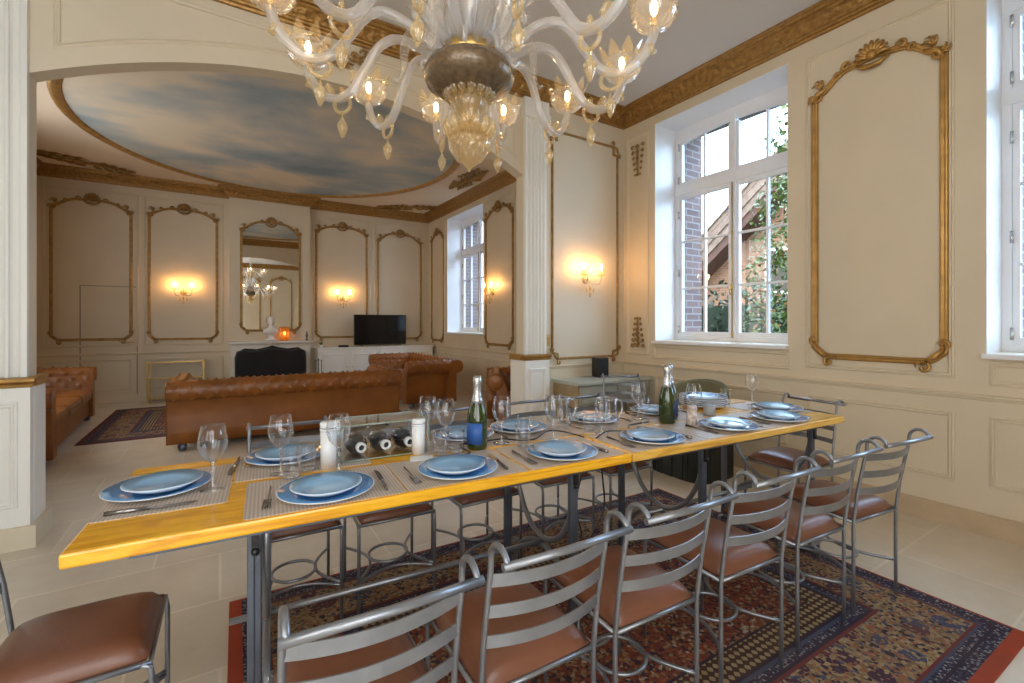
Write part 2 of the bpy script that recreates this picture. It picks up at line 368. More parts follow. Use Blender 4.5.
# partition with the basket arch
OX0, OX1, SPR, CRN = -.966, 2.60, 2.82, 3.25
ac = (OX0+OX1)/2; hc = (OX1-OX0)/2; sg = CRN-SPR; AR = (hc*hc+sg*sg)/(2*sg)
archpts = [(ac+AR*sin(t), CRN-AR+AR*cos(t)) for t in [(-1+2*i/32)*math.asin(hc/AR) for i in range(33)]]
poly = [(XL,0),(OX0,0)]+archpts+[(OX1,0),(XW,0),(XW,ZC),(XL,ZC)]
struct(MB().prism(poly, YP, YT, lambda a,b,d: (a,d,b)).build('wall_partition', CREAM))
# salon ceiling with painted oval
struct(MB().box(XL-.1, XW+.1, YT-.05, YF+.1, ZC, ZC+.12).build('ceiling_salon', CEIL2))
EC, EA, EB = (.82, 7.05), 2.31, 2.5
ov = [(EA*cos(2*pi*i/72), EB*sin(2*pi*i/72)) for i in range(72)]
e = tag(empty('painted_ceiling', (EC[0],EC[1],0)), 'large oval painted cloudy sky rimmed in gilt on the salon ceiling', 'ceiling painting')
MB().prism(ov, ZC-.012, ZC-.001, lambda a,b,d: (a,b,d)).build('sky_panel', FRESCO, e)
MB().sweep(ov, [(-.06,.001),(-.05,.03),(-.02,.045),(.02,.04),(.05,.02),(.06,.001)], lambda a,b,c: (a,b,ZC-c), smooth=True).build('gilt_rim', GOLDD, e)
# cornices
prof = [(-.002,3.60),(.022,3.60),(.028,3.615),(.045,3.62),(.05,3.635),(.062,3.64),(.068,3.66),(.10,3.70),(.118,3.712),(.122,3.725),(.145,3.73),(.15,3.745),(.168,3.752),(.172,3.772),(-.002,3.772)]
def cornice_mat():
    m = mat('carved_gilding', (.44,.25,.07), .42, .55); g = G(m); p = g.N['Principled BSDF']; tc = g.N.new('ShaderNodeTexCoord')
    v = g.N.new('ShaderNodeTexVoronoi'); v.inputs['Scale'].default_value = 20; v.feature = 'SMOOTH_F1'; g.L.new(tc.outputs['Object'], v.inputs[0])
    n = g.N.new('ShaderNodeTexNoise'); n.inputs['Scale'].default_value = 26; n.inputs['Detail'].default_value = 5; g.L.new(tc.outputs['Object'], n.inputs[0])
    sx = g.N.new('ShaderNodeSeparateXYZ'); g.L.new(tc.outputs['Object'], sx.inputs[0])
    # carving only on the cove band
    band = g.math('MULTIPLY', g.math('GREATER_THAN', sx.outputs[2], 3.645), g.math('LESS_THAN', sx.outputs[2], 3.722))
    bp = g.N.new('ShaderNodeBump'); bp.inputs['Distance'].default_value = .03; g.L.new(g.math('MULTIPLY_ADD', band, .75, .1), bp.inputs['Strength'])
    g.L.new(g.math('ADD', v.outputs[0], g.math('MULTIPLY', n.outputs[0], .7)), bp.inputs['Height']); g.L.new(bp.outputs[0], p.inputs['Normal'])
    r = g.N.new('ShaderNodeValToRGB'); r.color_ramp.elements[0].position = .38; r.color_ramp.elements[1].position = .66; g.L.new(n.outputs[0], r.inputs[0])
    g.L.new(g.mix(r.outputs[0], (.40,.22,.06), (.27,.14,.04)), p.inputs['Base Color']); return m
CARV = cornice_mat()
pm = lambda a,b,c: (a,b,c)
struct(MB().sweep([(XL,YB),(XW,YB),(XW,YP),(XL,YP)], prof, pm).build('trim_1', CARV))
struct(MB().sweep([(XL,YT),(XW,YT),(XW,YF),(BX1,YF),(BX1,BY),(BX0,BY),(BX0,YF),(XL,YF)], prof, pm).build('trim_2', CARV))
# skirting and chair rails
struct(MB().sweep([(XW,YB),(XW,YP)], [(0,0),(.025,0),(.025,.125),(.018,.133),(0,.133)], pm, closed=False).build('baseboard_right', STONEB))
struct(MB().sweep([(OX1+.3,YP),(XL,YP)][:1]+[(XW,YP)][:0]+[(OX1+.27,YP)], [(0,0),(.02,0),(.02,.13),(0,.13)], pm, closed=False).build('baseboard_unused', CREAM)) if False else None
struct(MB().sweep([(XW,YP),(OX1+.3,YP)], [(0,0),(.025,0),(.025,.133),(0,.133)], pm, closed=False).build('baseboard_partition', STONEB))
struct(MB().sweep([(XW,YT),(XW,YF),(BX1,YF)], [(0,0),(.02,0),(.02,.12),(0,.12)], pm, closed=False).build('baseboard_salon', CREAM))
struct(MB().sweep([(BX0,YF),(XL,YF),(XL,YT)], [(0,0),(.02,0),(.02,.12),(0,.12)], pm, closed=False).build('baseboard_far', CREAM))
rail = [(0,.835),(.012,.84),(.014,.852),(.03,.858),(.03,.868),(.0,.872)]
struct(MB().sweep([(XW,YB),(XW,YP),(OX1+.3,YP)], rail, pm, closed=False).build('trim_3', CREAM))
struct(MB().sweep([(XW,YT),(XW,YF),(BX1,YF)], [(o_,z-.04) for o_,z in rail], pm, closed=False).build('trim_4', CREAM))
struct(MB().sweep([(BX0,YF),(XL,YF),(XL,YT)], [(o_,z-.05) for o_,z in rail], pm, closed=False).build('trim_5', CREAM))
# plain panel mouldings: rectangles a0,a1,z0,z1 on a wall plane
PP = [(0,0),(.004,.012),(.012,.014),(.018,.006),(.026,.010),(.034,.004),(.036,0)]
def panels(name, rects, mp, m=CREAM):
    b = MB()
    for a0,a1,z0,z1 in rects: b.sweep([(a0,z0),(a1,z0),(a1,z1),(a0,z1)], PP, mp)
    return struct(b.build(name, m))
mpR = lambda a,z,c: (XW-c, a, z)
mpF = lambda a,z,c: (a, YF-c, z)
mpP = lambda a,z,c: (a, YP-c, z)
panels('trim_6', [(.98,1.88,.96,3.46),(.98,1.87,.30,.745),(2.02,3.42,.30,.745),(2.0,3.44,.93,1.085),(.12,.82,.30,.745),(-.56,.82,.93,1.085),(3.5,3.83,.96,3.46),(3.5,3.83,.30,.745)], mpR)
panels('trim_7', [(-2.33,-1.16,.93,3.48),(-1.10,.05,.93,3.48),(1.56,2.74,.93,3.48),(2.80,3.93,.93,3.48),(-2.33,-1.25,.2,.72),(-1.08,.05,.2,.72)], mpF)
panels('trim_8', [(6.22,7.29,.86,3.48),(9.0,9.78,.86,3.48),(6.22,7.29,.2,.7),(7.34,8.88,.2,.7),(9.0,9.78,.2,.7)], mpR)
panels('trim_9', [(OX1+.36,XW-.06,.2,.74)], mpP)
arcz = lambda x: CRN-AR+sqrt(AR*AR-(x-ac)**2)
ofs = [(x, arcz(x)+.16) for x in [OX0+.14+(OX1-OX0-.26)*i/40 for i in range(41)]]
struct(MB().sweep(ofs+[(OX1-.12,3.5),(OX0+.14,3.5)], [(-a,b) for a,b in PP], mpP).build('trim_10', CREAM))
# jib door grooves in the far wall
b = MB()
for r in ((-1.9,-1.885,.12,1.93),(-1.9,-1.17,1.918,1.93),(-1.185,-1.17,.12,1.93)): b.box(r[0],r[1],YF-.004,YF+.002,r[2],r[3])
d1 = struct(b.build('door_1', mat('groove_shadow_gap', (.30,.25,.19), .8)))
MB().tube([(-1.23,YF-.05,1.0),(-1.33,YF-.05,1.0)], .009).tube([(-1.23,YF,1.0),(-1.23,YF-.05,1.0)], .012).build('door_handle', BRASS, d1)

# ------------------------------------------------------------------ windows (local: x along the wall seen from inside, -y into the room, z up)
def window(name, loc, rz, w, z0, zs, zc, tr=2.80, detail=True):
    e = struct(empty(name, loc, rz)); h = w/2; b = MB(); d = .03
    sgm = zc-zs; r = (h*h+sgm*sgm)/(2*sgm)
    top = lambda x: zc-r+sqrt(r*r-x*x)
    b.box(-h,-h+.05,-d,d,z0,zs+.02).box(h-.05,h,-d,d,z0,zs+.02).box(-h+.002,h-.002,-d+.002,d-.002,z0+.001,z0+.05)
    hd = [(h*i/10, top(h*i/10)-.05) for i in range(-10,11)]+[(h,zc+.06),(-h,zc+.06)]
    b.prism(hd, -d+.003, d-.003, lambda a,c,k: (a,k,c)); b.box(-h+.001,h-.001,-d-.01,d-.004,tr-.05,tr+.05); b.box(-.024,.024,-d-.014,d-.006,z0+.002,zc-.03)
    b.build('window_frame', WINW, e)
    for sx_ in (-1, 1):
        a0, a1 = (-h+.05, -.02) if sx_ < 0 else (.02, h-.05)
        s = MB()
        def leaf(zb, zt, rows, curved):
            s.box(a0+.001,a0+.036,-.022,.022,zb+.001,zt-.001).box(a1-.036,a1-.001,-.022,.022,zb+.001,zt-.001).box(a0+.002,a1-.002,-.0205,.0205,zb+.0015,zb+.045)
            if curved:
                pp = [(a0+(a1-a0)*i/8, top(a0+(a1-a0)*i/8)-.09) for i in range(9)]
                s.prism(pp+[(x,z+.045) for x,z in pp[::-1]], -.0195, .0195, lambda a,c,k: (a,k,c))
            else: s.box(a0+.002,a1-.002,-.0205,.0205,zt-.045,zt-.0015)
            m_ = (a0+a1)/2; s.box(m_-.011,m_+.011,-.018,.018,zb+.003,zt-.003)
            for q in range(1, rows): zz = zb+(zt-zb)*q/rows; s.box(a0+.003,a1-.003,-.0165,.0165,zz-.011,zz+.011)
        leaf(z0+.05, tr-.05, 3, False); leaf(tr+.05, min(top(a0),top(a1))-.05, 1, True)
        s.build('sash', WINW, e)
        MB().box(a0+.02,a1-.02,-.003,.003,z0+.07,tr-.07).build('pane', PANE, e)
        MB().box(a0+.02,a1-.02,-.003,.003,tr+.07,min(top(a0),top(a1))-.06).build('pane', PANE, e)
    hb = MB().tube([(0,-.05,z0+.06),(0,-.05,tr-.06)], .006).ell((0,-.055,z0+.55),.014,.014,.05).tube([(0,-.06,z0+.55),(.0,-.10,z0+.53),(.02,-.105,z0+.47)],.008).ell((0,-.05,z0+.07),.012,.012,.03).ell((0,-.05,z0+1.1),.01,.012,.03)
    hb.build('espagnolette', BRASS, e)
    hg = MB()
    for zz in (z0+.12,z0+.75,z0+1.4,tr+.12,zs-.1):
        for sx_ in (-1,1): hg.tube([(sx_*(h-.05),-.034,zz-.04),(sx_*(h-.05),-.034,zz+.04)], .009)
    hg.build('hinges', FOIL, e)
    MB().box(-h-.01,h+.01,-.42,-.02,z0-.03,z0-.002).build('window_sill', WINW, e)
    for x0,x1,za,zb in ((-h-.004,-h+.004,z0,3.5),(h-.004,h+.004,z0,3.5),(-h+.004,h-.004,3.494,3.503)): MB().box(x0,x1,-.369,-.028,za,zb).build('reveal_lining', WINW, e)
    return e
for k,(a,b_) in enumerate(WIN_R):
    window('window_%d' % (k+1), (XW+.37,(a+b_)/2,0), R(-90), b_-a, WZ0, 3.39, 3.47)
def fill_window(name, loc, rz, w, z0):
    e = struct(empty(name, loc, rz)); h = w/2; b = MB()
    for x in (-h, -.03, h-.06): b.box(x,x+.06,-.03,.03,z0,WZ1)
    for z in (z0, 2.75, WZ1-.06): b.box(-h,h,-.03,.03,z,z+.06)
    for x in (-h/2, h/2): b.box(x-.012,x+.012,-.02,.02,z0,WZ1)
    for i in (1,2,3): z = z0+(2.75-z0)*i/4; b.box(-h,h,-.02,.02,z-.012,z+.012)
    b.build('window_frame', WINW, e); MB().box(-h,h,-.003,.003,z0,WZ1).build('pane', PANE, e)
n_ = 4  # the added fill-light windows carry on the numbering
for a,b_ in FILL_WIN_L: fill_window('window_%d' % n_, (XL-.2,(a+b_)/2,0), R(90), b_-a, .9); n_ += 1
for a,b_ in FILL_WIN_B: fill_window('window_%d' % n_, ((a+b_)/2,YB-.2,0), R(180), b_-a, .3); n_ += 1

# ------------------------------------------------------------------ gilded wall frames
def scroll(b, x, z, s, ang, flip=1, r=.011, turns=1.35, y=-.018):
    pts = []; rs = []
    for i in range(15):
        t = i/14; a = ang+flip*turns*2*pi*t; rad = s*(1-t)**1.1
        if i == 0: x0, z0 = x-rad*cos(ang), z-rad*sin(ang)
        pts.append((x0+rad*cos(a), y-.008*t, z0+rad*sin(a))); rs.append(r*(.55+.75*sin(pi*min(1,t*1.3))*(1-t*.4)))
    b.tube(pts, rs, 6)
def leafy(b, x, z, s, ang, y=-.02, n=5):
    for i in range(n):
        a = ang+(i-(n-1)/2)*.5; L = s*(1-.12*abs(i-(n-1)/2)); w = s*.13
        b.tube([(x,y,z),(x+L*.5*cos(a),y-.014,z+L*.5*sin(a)),(x+L*.85*cos(a+.25),y-.012,z+L*.85*sin(a+.25)),(x+L*cos(a+.6),y,z+L*sin(a+.6))],[w*.6,w,w*.7,w*.2],6)
MOUL = [(-.024,0),(-.022,.014),(-.012,.024),(-.002,.014),(.002,.014),(.012,.024),(.022,.014),(.024,0)]
def wall_frame(loc, rz, w, z0, z1, z2, label, s=1., name='wall_panel_frame', cat='wall frame', mt=None, group='gilded wall frames', mould=1.):
    e = tag(empty(name, loc, rz), label, cat, group); mt = mt or GOLD; h = w/2; k = min(.24*w, .2)
    right = [(h,z0+.07),(h,z1),(h-.02*s,z1+.035*s),(h-.07*s,z1+.05*s)]
    P0, P1 = (h-.07*s, z1+.05*s), (h*.36, z2)
    cur = [(P0[0]+(P1[0]-P0[0])*t, P0[1]+(P1[1]-P0[1])*(sin(t*pi/2))) for t in [i/8 for i in range(1,9)]]
    half = [(h-.09,z0),(h-.06,z0+.015),(h-.03,z0+.04)]+right+cur
    path = half+[(0,z2+.02)]+[(-x,z) for x,z in half[::-1]]
    MB().sweep(path, [(a*mould,b*mould) for a,b in MOUL], lambda a,z,c: (a,-c,z), smooth=True).build('moulding', mt, e)
    b = MB()   # crest: shell cartouche with side scrolls
    for i in range(9):
        a = pi*(.02+.96*i/8); L = .105*s; b.tube([(0,-.03,z2+.0),(L*.6*cos(a),-.05,z2+.01+L*.6*sin(a)),(L*cos(a),-.035,z2+.01+L*sin(a))],[.008*s,.016*s,.012*s],6)
    b.ell((0,-.04,z2+.015),.036*s,.03*s,.04*s)
    b.tube([(-.10*s,-.02,z2-.02*s),(-.05*s,-.035,z2-.055*s),(0,-.04,z2-.065*s),(.05*s,-.035,z2-.055*s),(.10*s,-.02,z2-.02*s)],[.01*s,.018*s,.02*s,.018*s,.01*s],7)
    for q in (-1,1): scroll(b, q*.13*s, z2+.015, .038*s, 0 if q < 0 else pi, -q, .011*s)
    b.build('crest', mt, e)
    for q in (-1,1):
        b = MB(); zz = z1+.04*s
        scroll(b, q*(h-.02*s), zz+.01, .04*s, pi/2, q, .012*s); leafy(b, q*(h-.05*s), zz+.03*s, .085*s, pi/2 if q > 0 else pi/2, n=3)
        leafy(b, q*(h-.02*s), z1+.02*s, .07*s, 0 if q > 0 else pi, n=3); scroll(b, q*(h-.16*s), zz+.06*s, .03*s, -pi/2, -q, .01*s)
        b.tube([(q*(h-.005*s),-.02,z1-.02*s),(q*(h-.03*s),-.035,z1+.035*s),(q*(h-.1*s),-.03,z1+.06*s)],[.014*s,.02*s,.012*s],7)
        b.build('shoulder_ornament', mt, e)
        b = MB(); scroll(b, q*(h-.0), z0+.085, .035*s, -pi/2, q, .012*s); scroll(b, q*(h-.10), z0-.005, .035*s, pi/2, -q, .011*s)
        leafy(b, q*(h+.0), z0+.10*s, .05*s, pi/2, n=2); leafy(b, q*(h-.11*s), z0-.01, .05*s, pi if q > 0 else 0, n=2)
        b.tube([(q*(h-.09),-.02,z0),(q*(h-.05),-.035,z0+.03),(q*h,-.02,z0+.09)],[.012*s,.02*s,.012*s],7)
        b.build('corner_ornament', mt, e)
    return e
wall_frame((XW,1.42,0), R(-90), .78, 1.06, 3.09, 3.25, 'tall gilded frame on the cream wall right of the dining window', 1.0)
wall_frame((-1.745,YF,0), 0, .97, 1.05, 3.14, 3.30, 'gilded frame crossed by the jib door, far left of salon end wall', 1., mt=GOLDD, mould=.9)
wall_frame((-.535,YF,0), 0, .97, 1.04, 3.16, 3.30, 'gilded frame around the lit sconce left of the salon mirror', 1., mt=GOLDD, mould=.9)
wall_frame((2.135,YF,0), 0, 1.0, 1.03, 3.16, 3.29, 'gilded frame around the lit sconce right of the salon mirror', 1., mt=GOLDD, mould=.9)
wall_frame((3.36,YF,0), 0, .97, .98, 3.10, 3.27, 'gilded frame behind the television at right of the salon end wall', 1., mt=GOLDD, mould=.9)
wall_frame((XW,9.375,0), R(-90), .65, .95, 3.14, 3.29, 'narrow gilded frame between salon corner and salon window', .9, mt=GOLDD, mould=.9)
wall_frame((XW,6.76,0), R(-90), .90, .95, 3.14, 3.29, 'gilded frame around the lit sconce beside the salon window', 1., mt=GOLDD, mould=.9)
wall_frame((1.0,YB,0), R(180), .8, 1.0, 3.05, 3.2, 'gilded frame on back wall seen in the salon mirror, near its window', 1.)
wall_frame((2.2,YB,0), R(180), .8, 1.0, 3.05, 3.2, 'gilded frame on back wall seen in the salon mirror, near its corner', 1.)
# plain thin frame with notched corners on the partition
e = tag(empty('wall_panel_frame', (3.44,YP,0)), 'thin bronze frame with notched corners behind the corner desk', 'wall frame', 'gilded wall frames')
h, z0, z1 = .476, .94, 3.36
path = [(h-.07,z0),(h-.07,z0+.05),(h,z0+.07),(h,z1-.09),(h-.06,z1-.09),(h-.06,z1)]
MB().sweep(path+[(-x,z) for x,z in path[::-1]], [(a*.55,b*.7) for a,b in MOUL], lambda a,z,c: (a,-c,z), smooth=True).build('moulding', GOLDD, e)
for q in (-1,1):
    for zz, f in ((z0,1),(z1,-1)):
        b = MB(); scroll(b, q*(h+.01), zz+f*.07, .028, f*-pi/2, q*f, .01); scroll(b, q*(h-.08), zz-f*.008, .028, f*pi/2, -q*f, .01)
        b.tube([(q*(h-.08),-.02,zz),(q*(h-.03),-.03,zz+f*.02),(q*h,-.02,zz+f*.07)],[.01,.016,.01],6); b.build('corner_ornament', GOLDD, e)
def drop_ornament(loc, rz, H_, label, up):
    b = MB(); n = 6
    for i in range(n):
        t = i/(n-1); z = (t-.5)*H_*.85; s = (.055-.03*t) if up else (.025+.03*t)
        b.ell((0,-.02,z), s*.4, .018, s*.45)
        for q in (-1,1): scroll(b, q*s*.9, z, s*.5, 0 if q < 0 else pi, q*(1 if up else -1), .007, y=-.012); leafy(b, q*s*.3, z, s*.9, pi/2*(1 if up else -1)-q*.8, y=-.012, n=2)
    b.tube([(0,-.01,-H_*.45),(0,-.02,0),(0,-.01,H_*.45)],[.01,.012,.008],6)
    o = b.build('gilded_drop_ornament', GOLDD, loc=loc, rz=rz); tag(o, label, 'wall ornament', 'carved drops beside the window')
drop_ornament((XW,3.655,3.17), R(-90), .38, 'carved gilded drop near the cornice left of the dining window', False)
drop_ornament((XW,3.655,1.22), R(-90), .36, 'carved gilded drop low on the wall left of the dining window', True)
# carved cartouche under the partition cornice and leafwork on the salon ceiling
b = MB()
for q in (-1,1):
    scroll(b, q*.05, 3.50, .05, 0 if q < 0 else pi, q, .014); scroll(b, q*.15, 3.54, .045, 0 if q < 0 else pi, -q, .012); leafy(b, q*.1, 3.5, .1, -pi/2+q*.9, n=3); leafy(b, q*.03, 3.45, .09, -pi/2+q*.3, n=3)
b.ell((0,-.03,3.51),.04,.03,.05); tag(b.build('cornice_cartouche', GOLDD, loc=(.82,YP,0)), 'carved gilded cartouche under the cornice above the arch crown', 'wall ornament')
def ceiling_leaf(loc, rz, L, label):
    b = MB(); r2 = random.Random(int(L*100)+int(rz*10)); f = lambda x,y,dz=0: (x,y,-dz)
    for i in range(9):
        x = (i/8-.5)*L; s = .16*(1-abs(i/8-.5)*1.3)+.05
        for q in (-1,1):
            pts = [(x,q*.02,-.012),(x+.06*q,q*s*.5,-.03),(x+.13*(1 if i > 4 else -1),q*s*.8,-.025),(x+.08*(1 if i > 4 else -1),q*s,-.015),(x+.03,q*s*.75,-.015)]
            b.tube(pts, [.012,.018,.016,.012,.005], 6)
    b.tube([(-L/2,0,-.01),(0,.0,-.02),(L/2,0,-.01)],[.006,.02,.006],6)
    tag(b.build('ceiling_leafwork', GOLDD, loc=loc, rz=rz), label, 'ceiling ornament', 'carved leafwork on the salon ceiling')
ceiling_leaf((-1.75,9.35,ZC), R(25), 1.0, 'carved leafwork on salon ceiling in the far left corner')
ceiling_leaf((3.35,9.35,ZC), R(-30), 1.0, 'carved leafwork on salon ceiling in the far right corner')
ceiling_leaf((3.55,7.0,ZC), R(88), .95, 'carved leafwork on salon ceiling above the salon window')
ceiling_leaf((-1.95,6.9,ZC), R(90), .8, 'carved leafwork on salon ceiling just beside the left pilaster')

# ------------------------------------------------------------------ pilasters
def pilaster(x0, x1, label):
    e = tag(empty('fluted_pilaster', ((x0+x1)/2, YP, 0)), label, 'pilaster', 'pilasters of the arch'); h = (x1-x0)/2
    n = 5; pr = [(-h,0),(-h,-.04)]; fw = (2*h-.04)/n
    for i in range(n):
        c = -h+.02+fw*(i+.5); pr += [(c+fw*.39*cos(pi-pi*k/6), -.04+.030*sin(pi*k/6)) for k in range(7)]
    pr += [(h,-.04),(h,0)]
    MB().prism(pr, 1.0, 3.40, lambda a,b,d: (a,b,d)).build('shaft', WHITE, e)
    MB().box(-h-.02,h+.02,-.065,-.001,.13,.94).build('pedestal', WHITE, e); MB().box(-h-.03,h+.03,-.08,-.001,3.40,3.46).build('necking', WHITE, e); MB().box(-h-.02,h+.02,-.06,-.001,3.46,3.598).build('capital', WHITE, e)
    MB().sweep([(-h+.03,.24),(h-.03,.24),(h-.03,.86),(-h+.03,.86)], PP, lambda a,z,c: (a,-.065-c,z)).build('pedestal_moulding', WHITE, e)
    MB().box(-h-.05,h+.05,-.09,-.001,0,.1305).build('plinth', CREAM, e)
    MB().sweep([(-h-.02,0),(-h-.02,-.06),(h+.02,-.06),(h+.02,0)], [(0,.94),(-.012,.945),(-.018,.96),(-.006,.965),(-.02,.975),(-.022,.992),(0,1.0)], pm, closed=False).build('gold_band', GOLD, e)
    return e
pilaster(OX0-.36, OX0, 'white fluted pilaster at the left edge, at left of the arch')
pilaster(OX1, OX1+.262, 'white fluted pilaster between the arch and the corner desk')
for nm, x0, x1 in (('trim_11', OX0-.01, OX0+.022), ('trim_12', OX1-.022, OX1+.01)):   # jamb pedestals on the reveals
    struct(MB().box(x0,x1,YP-.0005,YT+.08,.002,.94).build(nm, WHITE))
for nm, x0, x1 in (('trim_13', OX0-.01, OX0+.034), ('trim_14', OX1-.034, OX1+.01)):
    struct(MB().box(x0,x1,YP-.0003,YT+.09,.942,.999).build(nm, GOLD))
for nm, x0, x1 in (('trim_15', OX0-.01, OX0+.05), ('trim_16', OX1-.05, OX1+.01)):
    struct(MB().box(x0,x1,YP-.0007,YT+.10,0,.13).build(nm, CREAM))

# ------------------------------------------------------------------ sconces
def sconce(loc, rz, label):
    e = tag(empty('wall_sconce', loc, rz), label, 'wall lamp', 'lit crystal sconces')
    MB().lathe([(.0,-.01),(.045,-.008),(.05,.0),(.03,.012),(0,.016)], 16).build('back_plate', BRASS, e).rotation_euler = (R(90),0,0)
    for q in (-1,1):
        pts = [(0,-.02,0),(q*.04,-.07,-.05),(q*.10,-.11,-.05),(q*.125,-.115,0),(q*.125,-.115,.03)]
        a = MB().tube(pts, [.007,.009,.009,.007,.007], 7).build('arm', CRYST, e)
        MB().lathe([(.006,.03),(.04,.04),(.045,.05),(.02,.045),(.012,.05),(.012,.10)], 14, (q*.125,-.115,0)).build('candle_cup', AMBER, a)
        MB().ell((q*.125,-.115,.135),.014,.014,.036).build('bulb', BULBS, a)
    for k,(x,z,s) in enumerate(((0,-.10,.016),(-.05,-.12,.012),(.05,-.12,.012),(0,-.17,.014))):
        MB().lathe([(0,-2.4*s),(.8*s,-1.2*s),(s,0),(.4*s,1.2*s),(0,2.*s)], 8, (x,-.075,z), smooth=False).tube([(x,-.075,z+.02),(x*.6,-.06,-.04)], .002, 5).build('drop', AMBER, e)
    MB().tube([(0,-.03,.0),(0,-.06,.06),(0,-.05,.12),(0,-.03,.15)],[.01,.014,.01,.004],7).build('leaf', CRYST, e)
sconce((3.43,YP-.001,1.80), 0, 'lit crystal sconce inside thin bronze frame by the corner desk')
sconce((-.54,YF-.001,1.85), 0, 'lit crystal sconce left of the salon fireplace')
sconce((2.14,YF-.001,1.82), 0, 'lit crystal sconce above the white cabinet left of television')
sconce((XW-.001,6.95,1.85), R(-90), 'lit crystal sconce on the window wall of the salon')

# ------------------------------------------------------------------ chandelier
CH = empty('chandelier', (.87,1.70,0)); tag(CH, 'large blown glass chandelier with twelve lit arms over the dining table', 'chandelier')
MB().lathe([(.03,2.245),(.075,2.25),(.13,2.268),(.175,2.30),(.19,2.335),(.175,2.37),(.13,2.40),(.09,2.412),(.08,2.44)], 36).build('bowl', SMOKE, CH)
MB().lathe([(.10,2.40),(.115,2.41),(.11,2.425),(.115,2.44),(.10,2.45),(.085,2.46),(.08,2.45)], 30).build('collar', BRASS, CH)
rip = lambda a, i: 1+.05*cos(a*18)
MB().lathe([(.035,2.12),(.04,2.15),(.062,2.20),(.085,2.245),(.08,2.245),(.056,2.205),(.03,2.16)], 72, fn=lambda a,i: 1+(.06*abs(cos(a*9)) if i in (3,4) else .02*cos(a*18))).build('lower_cup', AMBER, CH)
MB().lathe([(.0,1.94),(.006,1.95),(.012,1.962),(.022,1.972),(.040,1.985),(.052,1.992),(.058,2.005),(.068,2.02),(.076,2.028),(.078,2.045),(.084,2.058),(.082,2.072),(.074,2.08),(.058,2.09),(.052,2.10),(.055,2.12),(.045,2.135),(.035,2.15),(.03,2.24)], 112, fn=lambda a,i: 1+.09*cos(a*14+(i//2 % 2)*pi)).build('finial', AMBER, CH)
for k in range(14):
    a = 2*pi*k/14; ca, sa = cos(a), sin(a)
    MB().tube([(r*ca,r*sa,z) for r,z in ((.05,2.085),(.085,2.095),(.10,2.115),(.104,2.14),(.097,2.15))],[.006,.012,.012,.008,.003],6,squash=1.5).build('frill_leaf', AMBER, CH)
for k in range(16):
    a = 2*pi*k/16; ca, sa = cos(a), sin(a)
    MB().tube([(r*ca,r*sa,z) for r,z in ((.078,2.235),(.098,2.255),(.104,2.275),(.098,2.285))],[.006,.013,.009,.003],6,squash=1.5).build('cup_petal', AMBER, CH)
MB().lathe([(.02,2.40),(.025,3.0),(.018,3.2),(.018,3.70)], 16).build('stem', CRYST, CH)
MB().lathe([(0,3.68),(.09,3.70),(.10,3.77),(0,3.77)], 24).build('ceiling_rose', BRASS, CH)
MB().lathe([(.03,2.86),(.10,2.9),(.13,2.98),(.09,3.04),(.03,3.08)], 30, fn=rip).build('upper_vase', AMBER, CH)
f0 = -R(32.4)   # the arms are counted from the view's right-hand direction
AP = [(.09,2.43),(.15,2.44),(.21,2.475),(.28,2.515),(.35,2.525),(.41,2.49),(.465,2.41),(.515,2.335),(.57,2.30),(.63,2.305),(.69,2.35),(.725,2.41),(.735,2.455)]
